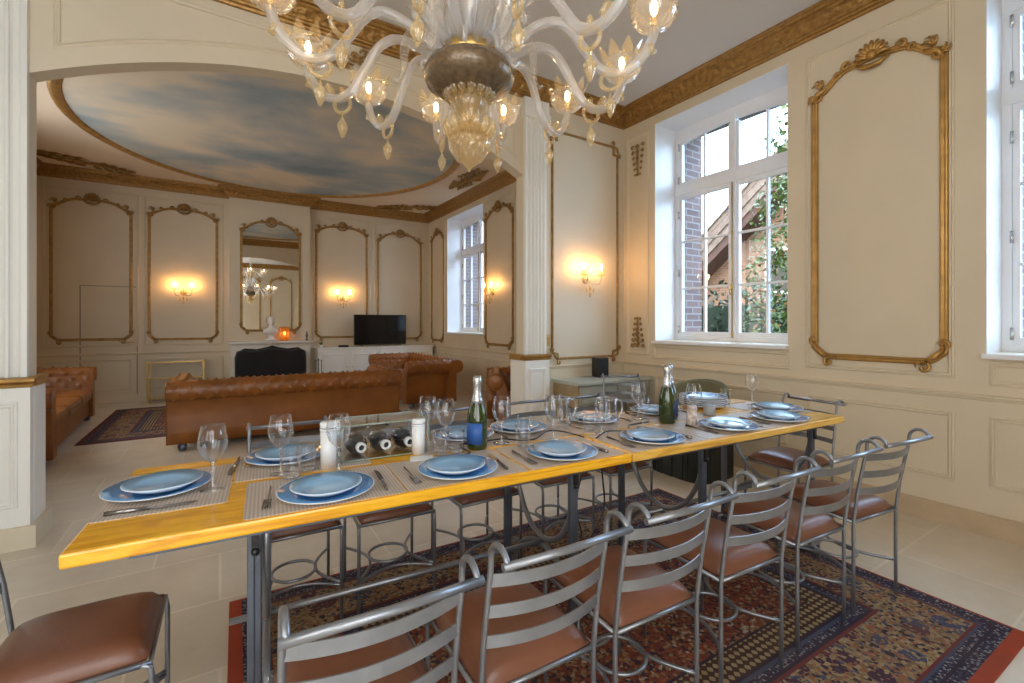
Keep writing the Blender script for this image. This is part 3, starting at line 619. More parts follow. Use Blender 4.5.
def arm(a, up):
    ca, sa = cos(a), sin(a)
    ap = AP if not up else [(.04,2.95),(.12,3.03),(.2,3.06),(.28,3.0),(.34,2.93),(.40,2.92),(.45,2.97),(.46,3.02)]
    pts = [(r*ca, r*sa, z) for r,z in ap]
    m = MB().twist(pts, .0175, sub=4)
    o = m.build('arm', CRYST, CH); tx, ty, tz = pts[-1]
    # cup with pointed petals and bulb
    c = MB(); n = 40
    c.lathe([(.012,0),(.03,.004),(.062,.022),(.082,.05),(.088,.08),(.084,.10),(.08,.10),(.082,.08),(.076,.052),(.056,.028),(.01,.010)], n, (tx,ty,tz-.01), fn=lambda q,i: 1+.04*cos(q*20+pi/2*0))
    c.build('bobeche', CUPG, o)
    p = MB()
    for k in range(9):
        q = 2*pi*k/9; w = .32
        base = lambda da,rr,zz: (tx+rr*cos(q+da), ty+rr*sin(q+da), tz+zz)
        p.add([base(-w,.084,.088),base(w,.084,.088),base(w*.75,.098,.11),base(0,.112,.148),base(-w*.75,.098,.11),base(0,.090,.105)],[(0,1,5),(1,2,5),(2,3,5),(3,4,5),(4,0,5)])
    p.build('petals', AMBER, o)
    MB().lathe([(.011,-.005),(.013,.05),(.0,.052)], 10, (tx,ty,tz)).build('candle', AMBER, o)
    MB().ell((tx,ty,tz+.078),.014,.014,.03).build('bulb', BULB, o)
    if up: return
    for j,(i_,L_,up_) in enumerate(((2,.10,1),(9,.05,1),(11,.045,-1))):   # small amber leaves along the arm
        bx_, by_, bz_ = pts[i_]; q = .35*L_
        MB().tube([(bx_,by_,bz_+.012*up_),(bx_-q*ca*.4,by_-q*sa*.4,bz_+L_*.5*up_),(bx_+q*ca*.3,by_+q*sa*.3,bz_+L_*up_),(bx_+q*ca*1.2,by_+q*sa*1.2,bz_+L_*.93*up_)],[.008,.016,.012,.004],7,squash=1.5).build('leaf', AMBER if j else CUPG, o)
    # ring and pear drop at the low point, little leaf where the arm turns
    lx, ly, lz = pts[8]
    ring = [(lx+.038*cos(2*pi*k/14)*ca, ly+.038*cos(2*pi*k/14)*sa, lz-.03+.036*sin(2*pi*k/14)) for k in range(14)]
    d = MB().tube(ring, .008, 6, closed=True); d.ell((lx,ly,lz+.026),.012,.012,.022); d.build('drop_ring', AMBER, o)
    d = MB().lathe([(.0,-.072),(.006,-.066),(.018,-.035),(.0225,-.015),(.014,.0),(.006,.006),(.008,.012),(.003,.02),(.002,.04)], 14, (lx,ly,lz-.105), fn=lambda q,i: 1+.08*cos(q*7)); d.build('pear_drop', AMBER, o)
for k in range(12): arm(f0+R(-10+30*k), False)
for k in range(6): arm(f0+R(5+60*k), True)
for k in range(12):   # curled leaves between the arms, drooping or standing, with amber tips
    a = f0+R(5+30*k); ca, sa = cos(a), sin(a)
    if k % 2 == 0:
        pr = [(.10,2.44),(.15,2.50),(.21,2.53),(.255,2.49),(.27,2.42),(.262,2.36),(.275,2.31),(.30,2.30),(.305,2.325)]; rr = [.008,.014,.02,.022,.02,.016,.012,.008,.005]
    else:
        pr = [(.09,2.44),(.13,2.52),(.16,2.60),(.20,2.68),(.25,2.71),(.285,2.69),(.285,2.655)]; rr = [.012,.022,.03,.028,.02,.012,.006]
    MB().tube([(r*ca,r*sa,z) for r,z in pr], rr, 8, squash=1.5).build('curled_leaf', CRYST if k % 2 else CUPG, CH, sub=1)
for k in range(10):   # straight tall leaves rising from the bowl
    a = f0+R(18+36*k); ca, sa = cos(a), sin(a)
    MB().tube([(r*ca,r*sa,z) for r,z in ((.06,2.43),(.085,2.60),(.11,2.78),(.15,2.92),(.20,3.0),(.21,2.97))],[.012,.018,.02,.018,.010,.004],8,squash=1.4).build('tall_leaf', CRYST, CH, sub=1)
for k in range(8):   # short standing shells around the collar and small curled hooks on the bowl's shoulder
    a = f0+R(45*k); ca, sa = cos(a), sin(a)
    MB().lathe([(.004,0),(.02,.02),(.03,.07),(.022,.12),(.0,.135)], 12, (.10*ca,.10*sa,2.44), fn=lambda q,i: 1+.12*cos(q*6)).build('shell', CRYST, CH)
    MB().tube([(r*ca,r*sa,z) for r,z in ((.105,2.47),(.14,2.455),(.165,2.42),(.172,2.385),(.19,2.375),(.20,2.39),(.195,2.405))],[.006,.011,.011,.009,.008,.006,.004],7).build('hook', CRYST, CH)

# ------------------------------------------------------------------ dining rug
rx_, ry_ = 1.45, 1.0
o = MB().box(-rx_,rx_,-ry_,ry_,0,.009).build('oriental_rug', rug_mat('oriental_wool', rx_, ry_), loc=(1.46,1.50,.001), rz=R(-1.5), bevel=.003)
tag(o, 'large red and navy oriental rug with tan borders under the dining table', 'rug')
# salon rug
o = MB().box(-1.8,1.8,-1.2,1.2,0,.009).build('salon_rug', rug_mat('salon_wool', 1.8, 1.2, (.15,.035,.045), (.13,.03,.045), (.03,.022,.06)), loc=(.48,7.87,.001), rz=R(0))
tag(o, 'dark red patterned rug on the salon floor between the sofas', 'rug')

# ------------------------------------------------------------------ dining tables (s along, t across)
TA = R(-4.29); TO = (-.32,1.472); TZ = .779
def T(s, t, z=TZ): return (TO[0]+s*cos(TA)-t*sin(TA), TO[1]+s*sin(TA)+t*cos(TA), z)
def table(s0, s1, trest, label, wm=None):
    e = tag(empty('dining_table', T(s0,0,0), TA), label, 'table', 'dining tables'); L = s1-s0
    MB().box(0,L,0,.72,TZ-.038,TZ).build('tabletop', wm or WOOD, e, bevel=.007)
    MB().box(.12,L-.12,.05,.09,TZ-.062,TZ-.038).box(.12,L-.12,.63,.67,TZ-.062,TZ-.038).build('apron', IRON, e)
    for s in trest:
        x = s-s0
        for t in (.075,.645):
            lg = MB().box(x-.019,x+.0,t-.013,t+.013,.012,TZ-.038).box(x-.001,x+.017,t-.010,t+.010,.013,TZ-.0385).build('leg', IRON, e, bevel=.003)
            MB().box(x-.008,x+.012,t-.022,t+.022,TZ-.12,TZ-.05).ell((x+.002,t-.02,TZ-.11),.012).build('clamp', BLACK, lg)
        U = [(x+.03,.36-.27*cos(pi*i/20),TZ-.045-.40*sin(pi*i/20)) for i in range(21)]
        MB().tube(U, .0125, 8).build('upper_hoop', STEEL, e)
        U = [(x+.03,.36-.285*cos(pi*i/20),.02+.285*sin(pi*i/20)) for i in range(21)]
        MB().tube(U, .0125, 8).build('lower_hoop', STEEL, e)
    a, b = trest[0]-s0-.08, trest[1]-s0+.08
    MB().tube([(a,.36,.318),(b,.36,.318)], .011, 8).build('stretcher', STEEL, e)
table(0,1.765,(.40,1.52),'left honey pine dining table on iron hoop trestles, nearest the camera')
table(1.773,3.39,(2.28,3.19),'right glare-paled pine dining table on iron hoop trestles, by the window wall', WOOD_GLARE)

# ------------------------------------------------------------------ chairs (front faces +y)
def make_chair():
    e = empty('dining_chair'); w = .175
    v = []; n = 13
    b = MB(); vs = []
    for j in range(n):
        for i in range(n):
            u, q = -1+2*i/(n-1), -1+2*j/(n-1)
            k = (1-abs(u)**5)*(1-abs(q)**5); x, y = u*.172, q*.182
            vs.append((x*(1-.03*abs(q)**3), y*(1-.03*abs(u)**3), .425+.045*k**.5+.012*(1-u*u)*(1-q*q)))
    base = len(vs)
    fs = [(j*n+i,j*n+i+1,(j+1)*n+i+1,(j+1)*n+i) for j in range(n-1) for i in range(n-1)]
    edge = [i for i in range(n)]+[j*n+n-1 for j in range(1,n)]+[(n-1)*n+i for i in range(n-2,-1,-1)]+[j*n for j in range(n-2,0,-1)]
    low = [(vs[q][0]*.97,vs[q][1]*.97,.412) for q in edge]; vs += low; m = len(edge)
    fs += [(edge[k],edge[(k+1) % m],base+(k+1) % m,base+k) for k in range(m)]+[tuple(base+k for k in range(m))]
    b.add(vs, fs, True); b.build('seat', SEATL, e)
    c = .18
    MB().tube([(-w,-c,.41),(w,-c,.41),(w,c,.41),(-w,c,.41)], .0080, 8, closed=True).build('seat_frame', STEEL, e)
    for q in (-1,1):
        MB().tube([(q*w,c+.004,.0),(q*w,c+.004,.375),(q*w,c,.402),(q*w,c-.02,.411)], .0076, 8).build('leg', STEEL, e)
        pts = [(q*w,-c,0),(q*w,-c,.20),(q*w,-c,.41),(q*w,-c-.018,.56),(q*w,-c-.040,.68),(q*w,-c-.053,.745)]
        pts += [(q*w,-c-.094+.040*cos(R(a)),.772+.042*sin(R(a))) for a in (0,25,50,75,100,125,145,158)]
        MB().tube(pts, .0076, 8).build('back_post', STEEL, e)
    MB().tube([(-w-.012,-c-.132,.786),(0,-c-.138,.786),(w+.012,-c-.132,.786)], .0098, 8).build('top_rail', STEEL, e)
    for z in (.555,.635,.715):
        y0 = -c-.018-(z-.555)*.185; pr = []
        for i in range(13):
            u = -1+i/6; pr.append((u*w, y0-.036*(1-u*u)))
        b = MB(); vs = []
        for (x,y) in pr: vs += [(x,y-.002,z-.015),(x,y+.002,z-.015),(x,y+.002,z+.015),(x,y-.002,z+.015)]
        fs = [(i*4+k,i*4+(k+1) % 4,(i+1)*4+(k+1) % 4,(i+1)*4+k) for i in range(12) for k in range(4)]+[(3,2,1,0),(48,49,50,51)]
        b.add(vs, fs).build('back_slat', STEEL, e)
    zz = .165
    for q in (-1,1):
        pts = [(q*(w-(w-.09)*sin(pi*i/12)), -c+2*c*i/12, zz) for i in range(13)]
        MB().tube(pts, .007, 7).build('stretcher', STEEL, e)
    MB().tube([(.092*cos(2*pi*k/24),.092*sin(2*pi*k/24),zz+.012) for k in range(24)], .007, 7, closed=True).build('stretcher_ring', STEEL, e)
    pts = [(-w+2*w*i/12, c-(c-.095)*sin(pi*i/12), zz-.012) for i in range(13)]
    MB().tube(pts, .007, 7).build('stretcher', STEEL, e)
    tag(e, 'x', 'chair', 'steel ladder back chairs'); return e
proto = make_chair(); first = [True]
def chair(x, y, rz, label, z=.010):
    if first[0]:
        first[0] = False; proto.location = (x,y,z); proto.rotation_euler[2] = rz; proto['label'] = label; return proto
    return dup(proto, (x,y,z), rz, label)
fr = [(.277,1.142),(.708,1.145),(1.15,1.135),(1.66,1.13),(2.155,1.118),(2.61,1.085)]
fl = ['steel chair with brown seat, nearest to camera in the near row, cut off below','steel chair in the near row, second along from the nearest',
      'steel chair in the near row, third along from the nearest','steel chair in the near row, fourth along from the nearest',
      'steel chair in near row next to the one closest to the window wall','steel chair in near row closest to the window wall, its seat turned bluish']
for k,((x,y),l) in enumerate(zip(fr, fl)): chair(x, y, R((-2,-2,-3,-4,-4,-7)[k]), l)
br = [(.285,2.31),(.702,2.25),(1.17,2.215),(1.68,2.21),(2.12,2.16)]
bl = ['steel chair across the table, leftmost of the far row by the leather sofa','steel chair across the table behind the glass bottle case',
      'steel chair across the table behind the left champagne bottle','steel chair across the table in line with the right pilaster','steel chair across the table in front of the black ribbed box']
for (x,y),l in zip(br, bl): chair(x, y, R(180+rnd.uniform(-4,2)), l, .010)
chair(3.19,3.03, R(147), 'steel chair pulled back against the grey corner desk', 0.001)
chair(-.335,1.735, R(-91), 'steel chair with brown seat at the left end of the table', 0.001)
chair(3.14,1.575, R(86), 'steel chair at the table end nearest the window wall, its back to the wall', .001)

# ------------------------------------------------------------------ tableware
def lat(name, prof, m, n=28, fn=None): return MB().lathe(prof, n, fn=fn).build(name, m)
def plates():
    a = empty('dinner_plate'); r = .145
    MB().lathe([(0,.004),(.085,.004),(.095,.007),(r-.004,.019),(r,.021),(r,.0185),(r-.01,.0135),(.09,.0),(0,.0)], 40).build('rim', PORC, a)
    MB().lathe([(0,.0052),(.085,.0052),(.094,.0082),(r-.0035,.0205),(r-.0035,.0185),(.094,.0062),(0,.0042)], 40).build('glaze', BLUEP, a)
    b = empty('side_plate'); r = .107
    MB().lathe([(0,.004),(.06,.004),(.075,.009),(r-.003,.022),(r,.023),(r,.020),(.07,.0),(0,0)], 36).build('rim', PORC, b)
    MB().lathe([(0,.0055),(.06,.0055),(.075,.0105),(r-.0015,.0238),(r-.0015,.0215),(.075,.008),(0,.0045)], 36).build('glaze', BLUEL, b)
    return a, b
PD, PS = plates()
def wine():
    e = empty('wine_glass')
    MB().lathe([(.0,.0),(.036,.0),(.036,.0015),(.01,.004),(.0045,.012),(.0038,.05),(.0045,.085),(.012,.093)], 24).build('stem', GSTEM, e)
    MB().lathe([(.004,.088),(.018,.097),(.034,.118),(.0425,.145),(.042,.165),(.036,.195),(.033,.208),(.032,.208),(.035,.194),(.0408,.165),(.041,.145),(.033,.12),(.016,.099),(0,.095)], 28).build('bowl', GLASS, e); return e
def flute(): 
    e = empty('wine_glass')
    MB().lathe([(.0,.0),(.034,.0),(.034,.0015),(.01,.004),(.004,.012),(.0038,.07),(.008,.08)], 24).build('stem', GSTEM, e)
    MB().lathe([(.004,.076),(.02,.09),(.03,.115),(.033,.14),(.032,.16),(.031,.16),(.032,.14),(.029,.116),(.018,.092),(0,.082)], 28).build('bowl', GLASS, e); return e
def tumbler():
    e = empty('water_tumbler')
    MB().lathe([(.026,0),(.031,.02),(.0335,.06),(.0335,.1),(.032,.1),(.032,.06),(.0295,.02),(.0,.012)], 24).build('bowl', GLASS, e); MB().lathe([(0,.0),(.026,.0),(.028,.01),(0,.010)], 20).build('base', GSTEM, e); return e
WG, FG, TG = wine(), flute(), tumbler()
def fork():
    e = MB(); e.tube([(0,-.095,.003),(0,-.03,.006),(0,.02,.004)],[.006,.0035,.003],6,squash=.5)
    e.box(-.011,.011,.02,.045,.003,.0055)
    for x in (-.0095,-.0032,.0032,.0095): e.box(x-.0018,x+.0018,.04,.095,.003,.005)
    return e.build('fork', CUTL)
def knife():
    e = empty('knife'); MB().tube([(0,-.105,.005),(0,-.05,.005),(0,.0,.005)],[.008,.007,.006],7,squash=.6).build('handle', CUTL, e)
    MB().prism([(-.006,0),(.009,.0),(.0105,.05),(.008,.09),(-.002,.112),(-.006,.1)], .003, .0055, lambda a,b,d:(a,b,d)).build('blade', CUTL, e); return e
def spoon():
    e = empty('spoon'); MB().tube([(0,-.09,.003),(0,-.03,.007),(0,.03,.004)],[.006,.0035,.003],6,squash=.5).build('handle', BRASS, e); MB().ell((0,.055,.005),.018,.03,.004).build('bowl', BRASS, e); return e
FK, KN, SP = fork(), knife(), spoon()
used = set()
def put(src, s, t, rz, label, cat, group, z=TZ):
    if src.name not in used:
        used.add(src.name); src.location = T(s,t,z); src.rotation_euler[2] = TA+rz; tag(src, label, cat, group); return src
    return tag(dup(src, T(s,t,z), TA+rz), label, cat, group)
def pmat(s, t, w, d, label):
    r = .012; pts = []
    for cx,cy,a in ((w/2-r,d/2-r,0),(-w/2+r,d/2-r,90),(-w/2+r,-d/2+r,180),(w/2-r,-d/2+r,270)): pts += arc(cx,cy,r,a,a+90,3)
    o = MB().prism(pts, 0, .002, lambda a,b,c:(a,b,c)).build('placemat', PMAT, loc=T(s,t,TZ), rz=TA); tag(o, label, 'placemat', 'woven placemats')
ZM = TZ+.002
near = [(.60,'first near place from the left',.60,.455),(1.045,'near place in front of the bottle case',1.055,.445),(1.50,'near place just left of the table seam',1.515,.45),
        (2.0,'near place just right of the table seam',2.01,.455),(2.53,'near place in front of the white speckled pillar',2.47,.45),(2.955,'last near place by the right table end',2.875,.34)]
def setting(s, where, ms, mw, far=False, kn=True, fk=True):
    t0 = .535 if far else .175; pt = .59 if far else .125; f = -1 if far else 1; rz = pi if far else 0
    pmat(ms, t0, mw, .325, 'beige woven placemat at the '+where)
    put(PD, s, pt, 0, 'large blue dinner plate at the '+where, 'plate', 'blue dinner plates', ZM)
    put(PS, s+rnd.uniform(-.008,.012), pt+.004, 0, 'small pale blue plate topping the '+where, 'plate', 'small blue plates', ZM+.0085)
    if fk: put(FK, s-f*.165, pt+f*.03, rz+pi+rnd.uniform(-.08,.08), 'steel fork at the '+where, 'fork', 'forks', ZM)
    if kn: put(KN, s+f*.175, pt+f*.03, rz+rnd.uniform(-.12,.05), 'steel knife at the '+where, 'knife', 'knives', ZM)
for a_ in near: setting(*a_)
far = [(.50,'first far place from the left',.56,.455,True,True,True),(1.255,'far place behind the left champagne bottle',1.18,.40,True,False,True),(1.555,'far place left of the seam behind the jugs',1.59,.41,True,False,False),(2.02,'far place just right of the table seam',2.02,.45,True,True,True),(2.49,'far place behind the champagne pair',2.49,.455,True,True,True)]
for a_ in far: setting(*a_)
# end settings
pmat(.165, .40, .320, .43, 'beige woven placemat at the left table end')
put(PD, .125, .40, 0, 'large blue dinner plate at the left table end', 'plate', 'blue dinner plates', ZM)
put(PS, .135, .405, 0, 'small pale blue plate topping the left table end', 'plate', 'small blue plates', ZM+.0085)
put(KN, .135, .222, -pi/2+.0, 'steel knife lying along the left table end placemat', 'knife', 'knives', ZM)
pmat(3.215, .36, .325, .40, 'beige woven placemat at the right table end')
put(PD, 3.225, .305, 0, 'large blue dinner plate at the right table end', 'plate', 'blue dinner plates', ZM)
put(PS, 3.225, .310, 0, 'small pale blue plate topping the right table end', 'plate', 'small blue plates', ZM+.0085)
put(SP, .37, .62, pi, 'brass spoon beside the first far place from the left', 'spoon', None, ZM)
G1 = 'wine glasses'
for src, s, t, l in [(WG,.277,.326,'tall wine glass right of the left table end plate'),(WG,.475,.40,'wine glass left of the white pillar, behind first near plate'),
    (WG,.66,.318,'wine glass in front of the left white pillar'),(WG,1.07,.56,'wine glass behind the right white pillar of the bottle case'),
    (WG,1.115,.45,'wine glass just left of the left champagne bottle'),(WG,1.36,.40,'slender wine glass right of the left champagne bottle'),
    (WG,1.60,.342,'wine glass in front of the left glass jug'),(FG,1.875,.335,'small wine glass in front of the right glass jug'),(FG,2.142,.327,'small wine glass left of the champagne pair'),
    (WG,2.27,.50,'wine glass behind the champagne pair'),(WG,2.49,.305,'wine glass right of the speckled pillar'),(WG,3.256,.486,'tall wine glass beyond the right table end plate')]:
    put(src, s, t, 0, l, 'wine glass', G1, ZM)
for s, t, l in [(.505,.335,'left tumbler of the pair by the left white pillar'),(.56,.395,'right tumbler of the pair by the left white pillar'),(1.06,.36,'tumbler right of the white card by the bottle case'),
    (1.13,.36,'tumbler close to the left champagne bottle label'),(1.42,.31,'tumbler between left champagne bottle and jugs'),(1.50,.44,'tumbler left of the left glass jug'),(1.86,.41,'tumbler beside the right glass jug'),(2.70,.60,'tumbler by the plate stack near the olive armchair'),(3.12,.58,'tumbler behind the right table end plate')]:
    put(TG, s, t, 0, l, 'tumbler', 'water tumblers', ZM)
def bottle(s, t, rz, lm, label):
    e = tag(empty('champagne_bottle', T(s,t), TA+rz), label, 'bottle', 'champagne bottles')
    MB().lathe([(0,.012),(.03,.004),(.041,.0),(.044,.008),(.044,.12),(.042,.15),(.034,.18),(.022,.21),(.0165,.235),(.015,.29),(.0165,.292),(.0165,.30),(0,.302)], 32).build('body', BOTTLE, e)
    MB().lathe([(.0285,.194),(.0228,.212),(.0172,.236),(.0165,.27),(.0185,.276),(.019,.296),(.016,.312),(.0,.314)], 28, fn=lambda a,i: 1+.02*cos(a*7)).build('foil', FOIL, e)
    n = 18; vs = []
    for k in range(n+1):
        a = R(-75+150*k/n)
        for z in (.025,.115):
            for r in (.0446,.0452): vs.append((r*cos(a), r*sin(a), z))
    fs = []
    for k in range(n):
        i = k*4; fs += [(i,i+4,i+6,i+2),(i+1,i+3,i+7,i+5),(i,i+1,i+5,i+4),(i+2,i+6,i+7,i+3)]
    fs += [(0,2,3,1),(n*4,n*4+1,n*4+3,n*4+2)]
    MB().add(vs, fs, True).build('label', lm, e)
bottle(1.234,.382, R(200), LABELB, 'green champagne bottle with bright blue label left of the jugs')
bottle(2.346,.36, R(-15), LABELN, 'green champagne bottle, front one of the pair on the right table')
bottle(2.42,.412, R(-60), LABELN, 'green champagne bottle with navy label, rear one of the pair')
# glass case with three bottles
e = tag(empty('glass_bottle_case', T(.855,.505,TZ+.0025), TA), 'clear glass case holding three dark bottles between two white pillars', 'display case')
w, d, h = .170, .088, .135
for nm, bx in (('front_pane',(-w,w,-d,-d+.004,0,h)),('back_pane',(-w,w,d-.004,d,0,h)),('side_pane',(-w,-w+.004,-d,d,0,h)),('side_pane',(w-.004,w,-d,d,0,h)),('top_pane',(-w-.004,w+.004,-d-.004,d+.004,h,h+.005)),('base_pane',(-w,w,-d,d,0,.004))):
    MB().box(*bx).build(nm, GLASS, e)
EDGE = glass_mat('green_glass_edge', tint=(.75,.9,.82), refl=.9, rough=.05, body=.45, bodycol=(.72,.85,.78), base=.12)
eb = MB()
for y in (-d,d):
    for z in (.004,h+.005): eb.tube([(-w,y,z),(w,y,z)], .003, 6)
    for x in (-w,w): eb.tube([(x,y,.002),(x,y,h+.004)], .003, 6)
for x in (-w,w):
    for z in (.004,h+.005): eb.tube([(x,-d,z),(x,d,z)], .003, 6)
eb.build('glass_edges', EDGE, e)
def lying(s, t, rz, label):
    e = tag(empty('dark_bottle', T(s,t,TZ+.047), TA+rz), label, 'bottle', 'dark bottles in the glass case')
    a = MB().lathe([(0,0),(.036,.002),(.04,.01),(.04,.075),(.03,.098),(.016,.115),(.0,.115)], 22).build('body', mat('black_glass', (.008,.009,.012), .1, coat=.5), e); a.rotation_euler = (R(90),0,0); a.location = (0,.070,0)
    a = MB().lathe([(.013,.105),(.019,.112),(.0205,.135),(.016,.139),(.011,.136),(.011,.12),(0,.12)], 20).build('collar', PORC, e); a.rotation_euler = (R(90),0,0); a.location = (0,.070,0)
    a = MB().lathe([(0,.128),(.0115,.128),(.0115,.131),(0,.1315)], 14).build('mouth', BLACK, e); a.rotation_euler = (R(90),0,0); a.location = (0,.070,0)
lying(.755,.505, R(6),'dark bottle lying in the glass case, at the left'); lying(.852,.505, R(6),'dark bottle lying in the glass case, in the middle'); lying(.949,.505, R(6),'dark bottle lying in the glass case, at the right')
def pillar(s, t, h, r, label, m=PORC):
    e = tag(empty('white_pillar', T(s,t), TA), label, 'pillar ornament', 'white pillars on the table')
    MB().lathe([(0,0),(r,0),(r,h*.80),(0,h*.80)], 28).build('body', m, e); MB().lathe([(r*.98,h*.80),(r*1.06,h*.82),(r*1.06,h*.86),(r,h*.87),(r*1.05,h*.9),(r*1.05,h*.97),(r*.9,h),(0,h)], 28).build('cap', m, e)
    MB().lathe([(r*1.0,h*.86),(r*1.065,h*.865),(r*1.065,h*.875),(r*1.0,h*.88)], 24).build('dark_band', IRON, e)
pillar(.634,.39,.175,.029,'tall white pillar at the left of the glass bottle case')
pillar(.985,.42,.145,.027,'shorter white pillar at the right of the glass bottle case')
pillar(2.425,.265,.10,.027,'white speckled pillar beside the champagne pair', mat('speckled_white', (.78,.74,.70), .5, var=.6, vscale=45, c2=(.45,.30,.22)))
tag(MB().box(-.045,.045,-.03,.03,0,.002).build('white_card', PORC, loc=T(.975,.34,ZM), rz=TA-.25), 'small white card lying beside the glass bottle case', 'card')
tag(MB().lathe([(0,0),(.03,0),(.034,.01),(.033,.055),(.028,.06),(.02,.062),(0,.066)], 20).build('grey_pot', mat('grey_ceramic', (.36,.37,.38), .4, var=.15), loc=T(2.72,.39)), 'small grey lidded pot near the right table end', 'pot')
def jug(s, t, rz, label):
    e = tag(empty('glass_jug', T(s,t), TA+rz), label, 'jug', 'glass jugs')
    MB().lathe([(0,.004),(.04,.0),(.052,.012),(.056,.05),(.05,.095),(.046,.12),(.054,.158),(.052,.158),(.044,.12),(.048,.095),(.0535,.05),(.049,.014),(0,.010)], 28).build('body', GLASS, e)
    MB().tube([(.05*cos(2*pi*k/20)+.0,.05*sin(2*pi*k/20),.158) for k in range(20)], .003, 6, closed=True).build('rim', GSTEM, e)
    MB().tube([(.05,0,.145),(.085,0,.15),(.10,0,.12),(.092,0,.07),(.056,0,.04)], .006, 8).build('handle', GSTEM, e, sub=1)
jug(1.76,.52, R(0),'left one of the two clear glass jugs'); jug(1.955,.385, R(0),'right one of the two clear glass jugs, near the seam')
for k in range(5):   # stack of plates waiting at the far right corner
    o = dup(PD, T(2.93,.605,TZ+.003+k*.0125), TA); tag(o, 'blue plate in the stack before the olive armchair, '+('lowest','second','middle','fourth','topmost')[k]+' one', 'plate', 'stacked plates')
# black cables
def cable(name, pts, label, r=.0035):
    m = []
    for i in range(len(pts)-1):
        for k in range(4):
            t = k/4; p0 = pts[max(i-1,0)]; p1 = pts[i]; p2 = pts[i+1]; p3 = pts[min(i+2,len(pts)-1)]
            m.append(tuple(.5*(2*p1[j]+(p2[j]-p0[j])*t+(2*p0[j]-5*p1[j]+4*p2[j]-p3[j])*t*t+(3*p1[j]-p0[j]-3*p2[j]+p3[j])*t**3) for j in range(3)))
    m.append(pts[-1]); tag(MB().tube(m, r, 6).build(name, BLACK), label, 'cable')
zc = TZ+.0058
cable('black_cable', [T(1.0,.30,zc),T(1.16,.30,zc),T(1.17,.40,zc),T(1.19,.452,zc),T(1.28,.445,zc),T(1.33,.455,zc),T(1.40,.45,zc),T(1.46,.38,zc),T(1.53,.375,zc+.004),T(1.61,.41,zc+.02),T(1.69,.40,zc+.012),T(1.745,.30,zc)], 'thin black cable snaking over the left table to the seam')
cable('black_cable', [T(1.785,.26,zc),T(1.86,.285,zc+.015),T(1.93,.295,zc+.01),T(2.02,.30,zc),T(2.08,.37,zc+.006),T(2.16,.40,zc),T(2.26,.41,zc)], 'thin black cable over the right table towards the champagne pair')
cable('hanging_cable', [T(1.768,.25,TZ-.045),T(1.70,.26,.62),T(1.66,.25,.48),T(1.68,.24,.34),T(1.56,.27,.2),T(1.50,.28,.02)], 'black cable hanging below the table seam, left strand', .004)
cable('hanging_cable', [T(1.772,.22,TZ-.045),T(1.79,.22,.6),T(1.80,.23,.45),T(1.68,.22,.30),T(1.62,.25,.15),T(1.66,.27,.02)], 'black cable hanging below the table seam, right strand', .004)

# ------------------------------------------------------------------ chesterfields
def tufted(prof, tuft, L, gap, depth=.03):
    """profile (x,z) polyline swept along y from -L/2 to L/2 with a quincunx of buttons on the indices of tuft=(i0,i1)"""
    ln = [0.]
    for i in range(1,len(prof)): ln.append(ln[-1]+math.dist(prof[i],prof[i-1]))
    ny = max(8, int(L/.016)); b = MB(); vs = []; m = len(prof)
    def nrm(i):
        a, c = prof[max(i-1,0)], prof[min(i+1,m-1)]; dx, dz = c[0]-a[0], c[1]-a[1]; l = math.hypot(dx,dz) or 1; return (dz/l,-dx/l)
    s0, s1 = ln[tuft[0]], ln[tuft[1]]; rows = max(2, round((s1-s0)/.085)); nb = max(2, round(L/gap))
    for j in range(ny+1):
        y = -L/2+L*j/ny
        for i in range(m):
            x, z = prof[i]; dsp = 0
            if s0 <= ln[i] <= s1:
                for r in range(rows):
                    sr = s0+(s1-s0)*(r+.5)/rows; ds = ln[i]-sr
                    if abs(ds) > .09: continue
                    off = .5 if r % 2 else 0.
                    k = round(((y+L/2)/L*nb)-off-.5); yc = -L/2+L*(k+.5+off)/nb
                    if abs(yc) > L/2-.02: continue
                    q = (ds*ds+(y-yc)**2); dsp -= depth*math.exp(-q/.00024)
                dsp += .004
            nx, nz = nrm(i); vs.append((x-nx*dsp*-1*0-(-nx)*dsp*1 if False else x+(-nx)*dsp*-1*-1, y, z+(-nz)*dsp*-1*-1) if False else (x+nx*dsp*SGN[0], y, z+nz*dsp*SGN[0]))
    fs = [(j*m+i,j*m+i+1,(j+1)*m+i+1,(j+1)*m+i) for j in range(ny) for i in range(m-1)]
    fs += [(j*m+m-1,j*m,(j+1)*m,(j+1)*m+m-1) for j in range(ny)]
    b.add(vs, fs, True); e = len(b.v)-len(vs)
    b.f += [tuple(e+i for i in range(m)), tuple(e+ny*m+i for i in range(m))[::-1]]; b.sm += [False,False]
    return b
SGN = [-1]
def sofa_prof(H_=.73, rr=.105, th=.15):
    zc = H_-rr; p = [(0,.07),(0,zc-rr+.012)]
    p += [(-.02+.0+rr*cos(a)+.04, zc+rr*sin(a)) for a in [R(-100+280*i/22) for i in range(23)]]
    p = [(0,.07),(0,.2),(0,.35),(0,zc-rr-.01)]+[(.02+rr*cos(R(a)), zc+rr*sin(R(a))) for a in range(-95,186,8)]
    e = p[-1]; p += [(e[0]-.01+(-th+.07)*0-.006*i, e[1]-(e[1]-.38)*i/12) for i in range(1,13)]
    p += [(p[-1][0]-.0,.07)]
    return p
